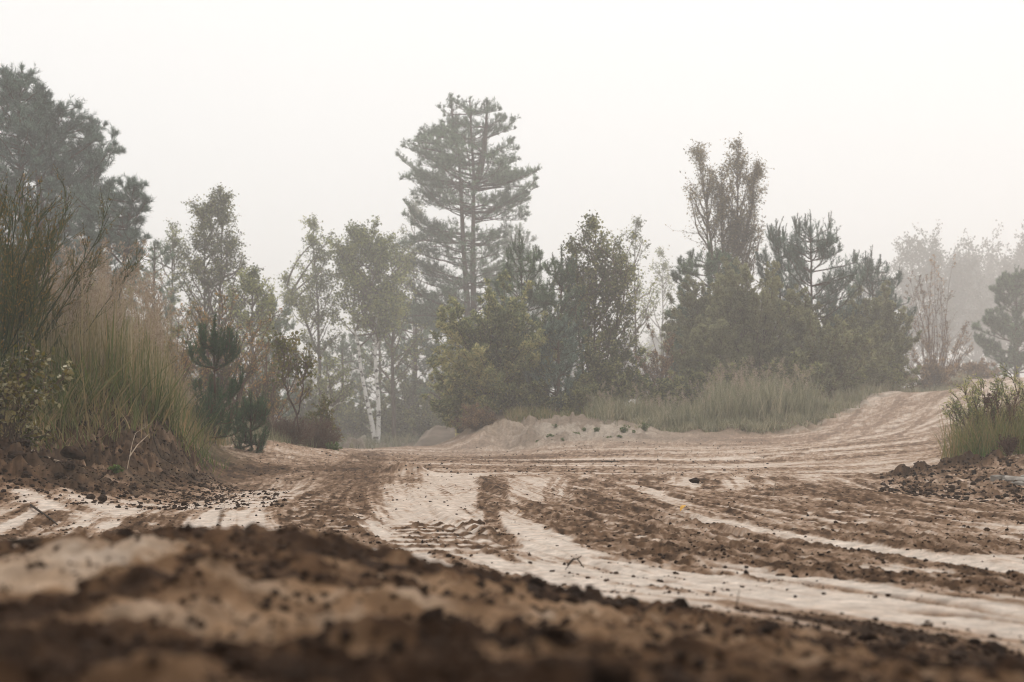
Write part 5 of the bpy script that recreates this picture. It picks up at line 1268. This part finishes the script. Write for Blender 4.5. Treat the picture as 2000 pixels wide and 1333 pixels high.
named(40, 8.1, .07, 'second dark clod in the spoil at the left picture edge')
named(30, 7.7, .055, 'dark clod lying lowest in the spoil at the left picture edge')
def scatter(n, fx, label, group, smin, smax, want=.4, mesh=None):
    k = 0; tries = 0
    while k < n and tries < n * 60:
        tries += 1
        px, d = fx(); x = (px - CX) / F * d
        if gsoil(x, d)[0] < want * Rc.random() * 2: continue
        s = smin * (smax / smin) ** (Rc.random() ** 2.2)
        clod_at(x, d, s, label, group, (DCL if 'berm' in group or 'left bank' in group else CL)[Rc.randint(10)]); k += 1
scatter(70, lambda: (Rc.uniform(-20, 460), Rc.uniform(7.0, 10.2)), 'small dark clod among many on the soil below the left earth bank', 'clods below the left bank', .009, .048, .5)
scatter(70, lambda: (Rc.uniform(0, 2000), Rc.uniform(.9, 2.4)), 'small dark clod among many strewn over the near berm', 'clods on the near berm', .004, .014, .3)
scatter(60, lambda: (Rc.uniform(860, 2000), curve(np.array([0.]), [(0, 0.)])[0] + Rc.normal(1.95, .18)), 'dark clod in the scattered row along the right edge of the near berm', 'clods along the berm edge', .009, .028, .05)
scatter(45, lambda: (Rc.uniform(900, 2000), CAM_H * F / Rc.uniform(115, 300)), 'small dark clod among many lying on the rutted track', 'clods on the rutted track', .004, .014, .45)
scatter(40, lambda: (Rc.uniform(1780, 2000), Rc.uniform(9.3, 12.2)), 'small dark clod among many on the soil before the right-edge bush', 'clods before the right bush', .014, .04, .4)

# crumbs too many to count
def crumbs(n, fx, smin, smax, want):
    tv = np.array([(1, 0, -.7), (-1, 0, -.7), (0, 1, .7), (0, -1, .7), (.2, .9, -.6), (-.1, -.9, -.8), (.6, .1, .8), (-.7, .2, .6)]) * .8
    f = []
    import bmesh
    bm = bmesh.new(); bmesh.ops.create_icosphere(bm, subdivisions=1, radius=1)
    base = np.array([v.co[:] for v in bm.verts]); tri = np.array([[v.index for v in q.verts] for q in bm.faces]); bm.free()
    px, d = fx(n); x = (px - CX) / F * d
    keep = gsoil(x, d) > want * Rc.random(n) * 2; x, d = x[keep], d[keep]; n = len(x)
    s = smin * (smax / smin) ** (Rc.random(n) ** 2.5)
    v = base[None] * (1 + .28 * Rc.standard_normal((n, len(base), 1))) * s[:, None, None] * np.array([1, 1, .75])
    v = v + np.stack([x, d, gz(x, d) + s * .2], 1)[:, None]
    return v.reshape(-1, 3), (tri[None] + np.arange(n)[:, None, None] * len(base)).reshape(-1, 3)
cs = [crumbs(11000, lambda n: (Rc.uniform(-50, 2050, n), Rc.uniform(.8, 2.6, n)), .0014, .007, .45),
      crumbs(20000, lambda n: (Rc.uniform(-50, 2050, n), CAM_H * F / Rc.uniform(60, 330, n)), .0018, .008, .5),
      crumbs(12000, lambda n: (Rc.uniform(-50, 560, n), Rc.uniform(6.8, 11, n)), .0025, .015, .5),
      crumbs(2500, lambda n: (Rc.uniform(1720, 2050, n), Rc.uniform(8.5, 12.5, n)), .006, .022, .45),
      crumbs(2500, lambda n: (Rc.uniform(450, 1500, n), Rc.uniform(12, 25, n)), .004, .016, .3)]
off = 0; vs, fs = [], []
for v, f in cs: vs.append(v); fs.append(f + off); off += len(v)
tag(link('soil_crumbs', mesh_np('soil_crumbs', np.concatenate(vs), None, np.concatenate(fs), M['dark_clod'])), 'crumbs of dark soil strewn over the track and berm', 'soil', None, 'stuff')

def stick(name, label, pts, r, mat, cat='twig', group=None, branches=()):
    """pts: (px, d, height above ground)"""
    P = np.array([((px - CX) / F * d, d, 0) for px, d, h in pts]); P[:, 2] = gz(P[:, 0], P[:, 1]) + np.array([h for _, _, h in pts])
    org = P[0].copy(); t = np.linspace(0, 1, len(P)); s = np.linspace(0, 1, 9)
    L = np.stack([np.interp(s, t, P[:, k] - org[k]) for k in range(3)], 1)[None]
    g = Geo(); tubes(g, L, [r], [r * .45], 7)
    for bpts in branches:
        Q = np.array([((px - CX) / F * d, d, float(gz((px - CX) / F * d, d)[0]) + h) for px, d, h in bpts]) - org
        s2 = np.linspace(0, 1, 5); t2 = np.linspace(0, 1, len(Q)); tubes(g, np.stack([np.interp(s2, t2, Q[:, k]) for k in range(3)], 1)[None], [r * .6], [r * .25], 6)
    return tag(link(name, g.mesh(name, M[mat], True), None, tuple(org)), label, cat, group)
stick('twig', 'dark twig standing tilted behind the berm crest', [(414, 2.06, .0), (424, 2.04, .018), (435, 2.0, .036)], .0026, 'darkstick')
stick('twig', 'thin dark twig curving over the left corner of the pale lane', [(60, 6.6, .01), (100, 6.0, .012), (112, 5.6, .01)], .006, 'darkstick')
stick('branch', 'dark blurred stick lying across the left side of the berm', [(-20, 2.05, .012), (60, 2.0, .016), (105, 1.95, .012), (140, 1.9, .004)], .005, 'darkstick', 'branch')
stick('twig', 'forked dark twig like a spider on the pale sand', [(1108, 3.9, .004), (1118, 3.9, .022), (1128, 3.88, .026), (1140, 3.86, .004)], .0032, 'darkstick', branches=[[(1120, 3.9, .022), (1112, 3.85, .012), (1104, 3.82, .002)], [(1128, 3.88, .026), (1134, 3.9, .03), (1136, 3.9, .034)]])
stick('twig', 'thin upright stem on the pale sand before the right berm edge', [(1437, 2.55, 0), (1441, 2.53, .02), (1444, 2.5, .036)], .0012, 'darkstick')
stick('branch', 'pale flat stick lying in the spoil at the left picture edge', [(62, 8.15, .04), (100, 8.1, .03), (140, 8.05, .015)], .014, 'deadwood', 'branch')
stick('branch', 'pale forked dead branch leaning down the cut earth bank', [(248, 9.1, .0), (262, 9.5, .10), (284, 10.0, .16), (300, 10.4, .14)], .0022, 'deadwood', 'branch', branches=[[(262, 9.5, .10), (276, 9.5, .2), (288, 9.5, .3)], [(284, 10, .16), (282, 10, .26), (292, 10, .34)]])
stick('branch', 'straight pale stick standing in the lower cut earth bank', [(250, 9.3, -.02), (268, 9.4, .08), (290, 9.6, .16)], .005, 'deadwood', 'branch')
stick('twig', 'bare dark twig sprig standing in the dark tread of the track', [(1510, 8.2, 0), (1512, 8.2, .03), (1516, 8.2, .07)], .004, 'deadwood')
stick('twig', 'short dark twig lying near the crest of the far track', [(1172, 17.4, .02), (1190, 17.4, .03), (1210, 17.3, .02)], .012, 'darkstick')
stick('twig', 'thin root hanging out of the cut earth bank', [(300, 10, .1), (312, 9.8, .05), (340, 9.9, .02), (352, 10.4, .02)], .006, 'darkstick')

def fallen_leaf(label, px, d, L, ang, mat='gold'):
    R = np.random.RandomState(int(px)); x = (px - CX) / F * d; n = 7
    u = np.linspace(0, 1, n); w = .22 * L * np.sin(np.clip(u * .92 + .04, 0, 1) * math.pi); z = .18 * L * u + .12 * L * np.sin(u * 3)
    a = np.stack([u * L, -w, z + w * .3], 1); b = np.stack([u * L, 0 * w, z], 1); c = np.stack([u * L, w, z + w * .3], 1)
    v = np.stack([a, b, c], 1).reshape(-1, 3); q = []
    for k in range(n - 1):
        for m in range(2): q.append((k * 3 + m, (k + 1) * 3 + m, (k + 1) * 3 + m + 1, k * 3 + m + 1))
    me = mesh_np('fallen_leaf', v, np.array(q), None, M[mat], R.random(len(q)))
    o = link('fallen_leaf', me, None, (x, d, float(gz(x, d)[0]) + .004)); o.rotation_euler = (0, -.25, ang)
    return tag(o, label, 'leaf')
fallen_leaf('bright yellow leaf lying in the middle of the track', 1329, 6.45, .055, .9)
fallen_leaf('small brown leaf lying on the pale lane right of the ribbed one', 1008, 6.3, .05, .4, 'brown')

# cracked pale mud plates on the right bank
R = np.random.RandomState(9)
M['mud'] = bark_mat('dried_mud', (.17, .15, .13), (.33, .30, .265), (12, 12, 12), .8)
for k, (px, d, s) in enumerate([(1962, 10.75, .075), (1990, 10.7, .10), (2012, 10.8, .08), (1975, 10.5, .06), (1998, 10.45, .07), (1948, 10.65, .05), (2016, 10.5, .07), (1966, 10.95, .05)]):
    x = (px - CX) / F * d; n = 7 + k % 3; a = np.sort(R.uniform(0, 6.28, n)); rr_ = s * R.uniform(.7, 1.1, n)
    p = np.stack([np.cos(a) * rr_, np.sin(a) * rr_], 1); h = .013
    v = np.concatenate([np.column_stack([p * .93, np.full(n, h)]), np.column_stack([p, np.full(n, h * .7)]), np.column_stack([p * .9, np.full(n, -.03)]), [[0, 0, h * 1.15]]])
    j = np.arange(n); j2 = (j + 1) % n
    q = np.concatenate([np.stack([j + n, j2 + n, j2, j], 1), np.stack([j + 2 * n, j2 + 2 * n, j2 + n, j + n], 1)]); t = np.stack([j, j2, np.full(n, 3 * n)], 1)
    o = link('mud_plate', mesh_np('mud_plate', v, q, t, M['mud']), None, (x, d, float(gz(x, d)[0]) + .015)); o.rotation_euler = (R.uniform(-.2, .3), R.uniform(-.2, .2), 0)
    tag(o, 'pale plate of cracked dried mud among others below the right-edge bush', 'mud plate', 'cracked mud plates')

# ================================================================== HAZE
zmin = float(GZ.min()) - 1.0
zmax = 24.0
hv = [(-430, -430, zmin), (430, -430, zmin), (430, 430, zmin), (-430, 430, zmin), (-430, -430, zmax), (430, -430, zmax), (430, 430, zmax), (-430, 430, zmax)]
hm = bpy.data.meshes.new('haze'); hm.from_pydata(hv, [], [(0, 3, 2, 1), (4, 5, 6, 7), (0, 1, 5, 4), (1, 2, 6, 5), (2, 3, 7, 6), (3, 0, 4, 7)]); hm.update()
mm = bpy.data.materials.new('haze'); mm.use_nodes = True; mm.node_tree.nodes.clear()
ho = mm.node_tree.nodes.new('ShaderNodeOutputMaterial'); pv = mm.node_tree.nodes.new('ShaderNodeVolumePrincipled')
pv.inputs['Color'].default_value = (.985, .968, .953, 1); pv.inputs['Density'].default_value = HAZE = .006; pv.inputs['Anisotropy'].default_value = .42
mm.node_tree.links.new(pv.outputs[0], ho.inputs['Volume'])
hm.materials.append(mm)
tag(link('haze', hm), 'thin pale morning mist over the track and trees', 'mist', None, 'stuff')
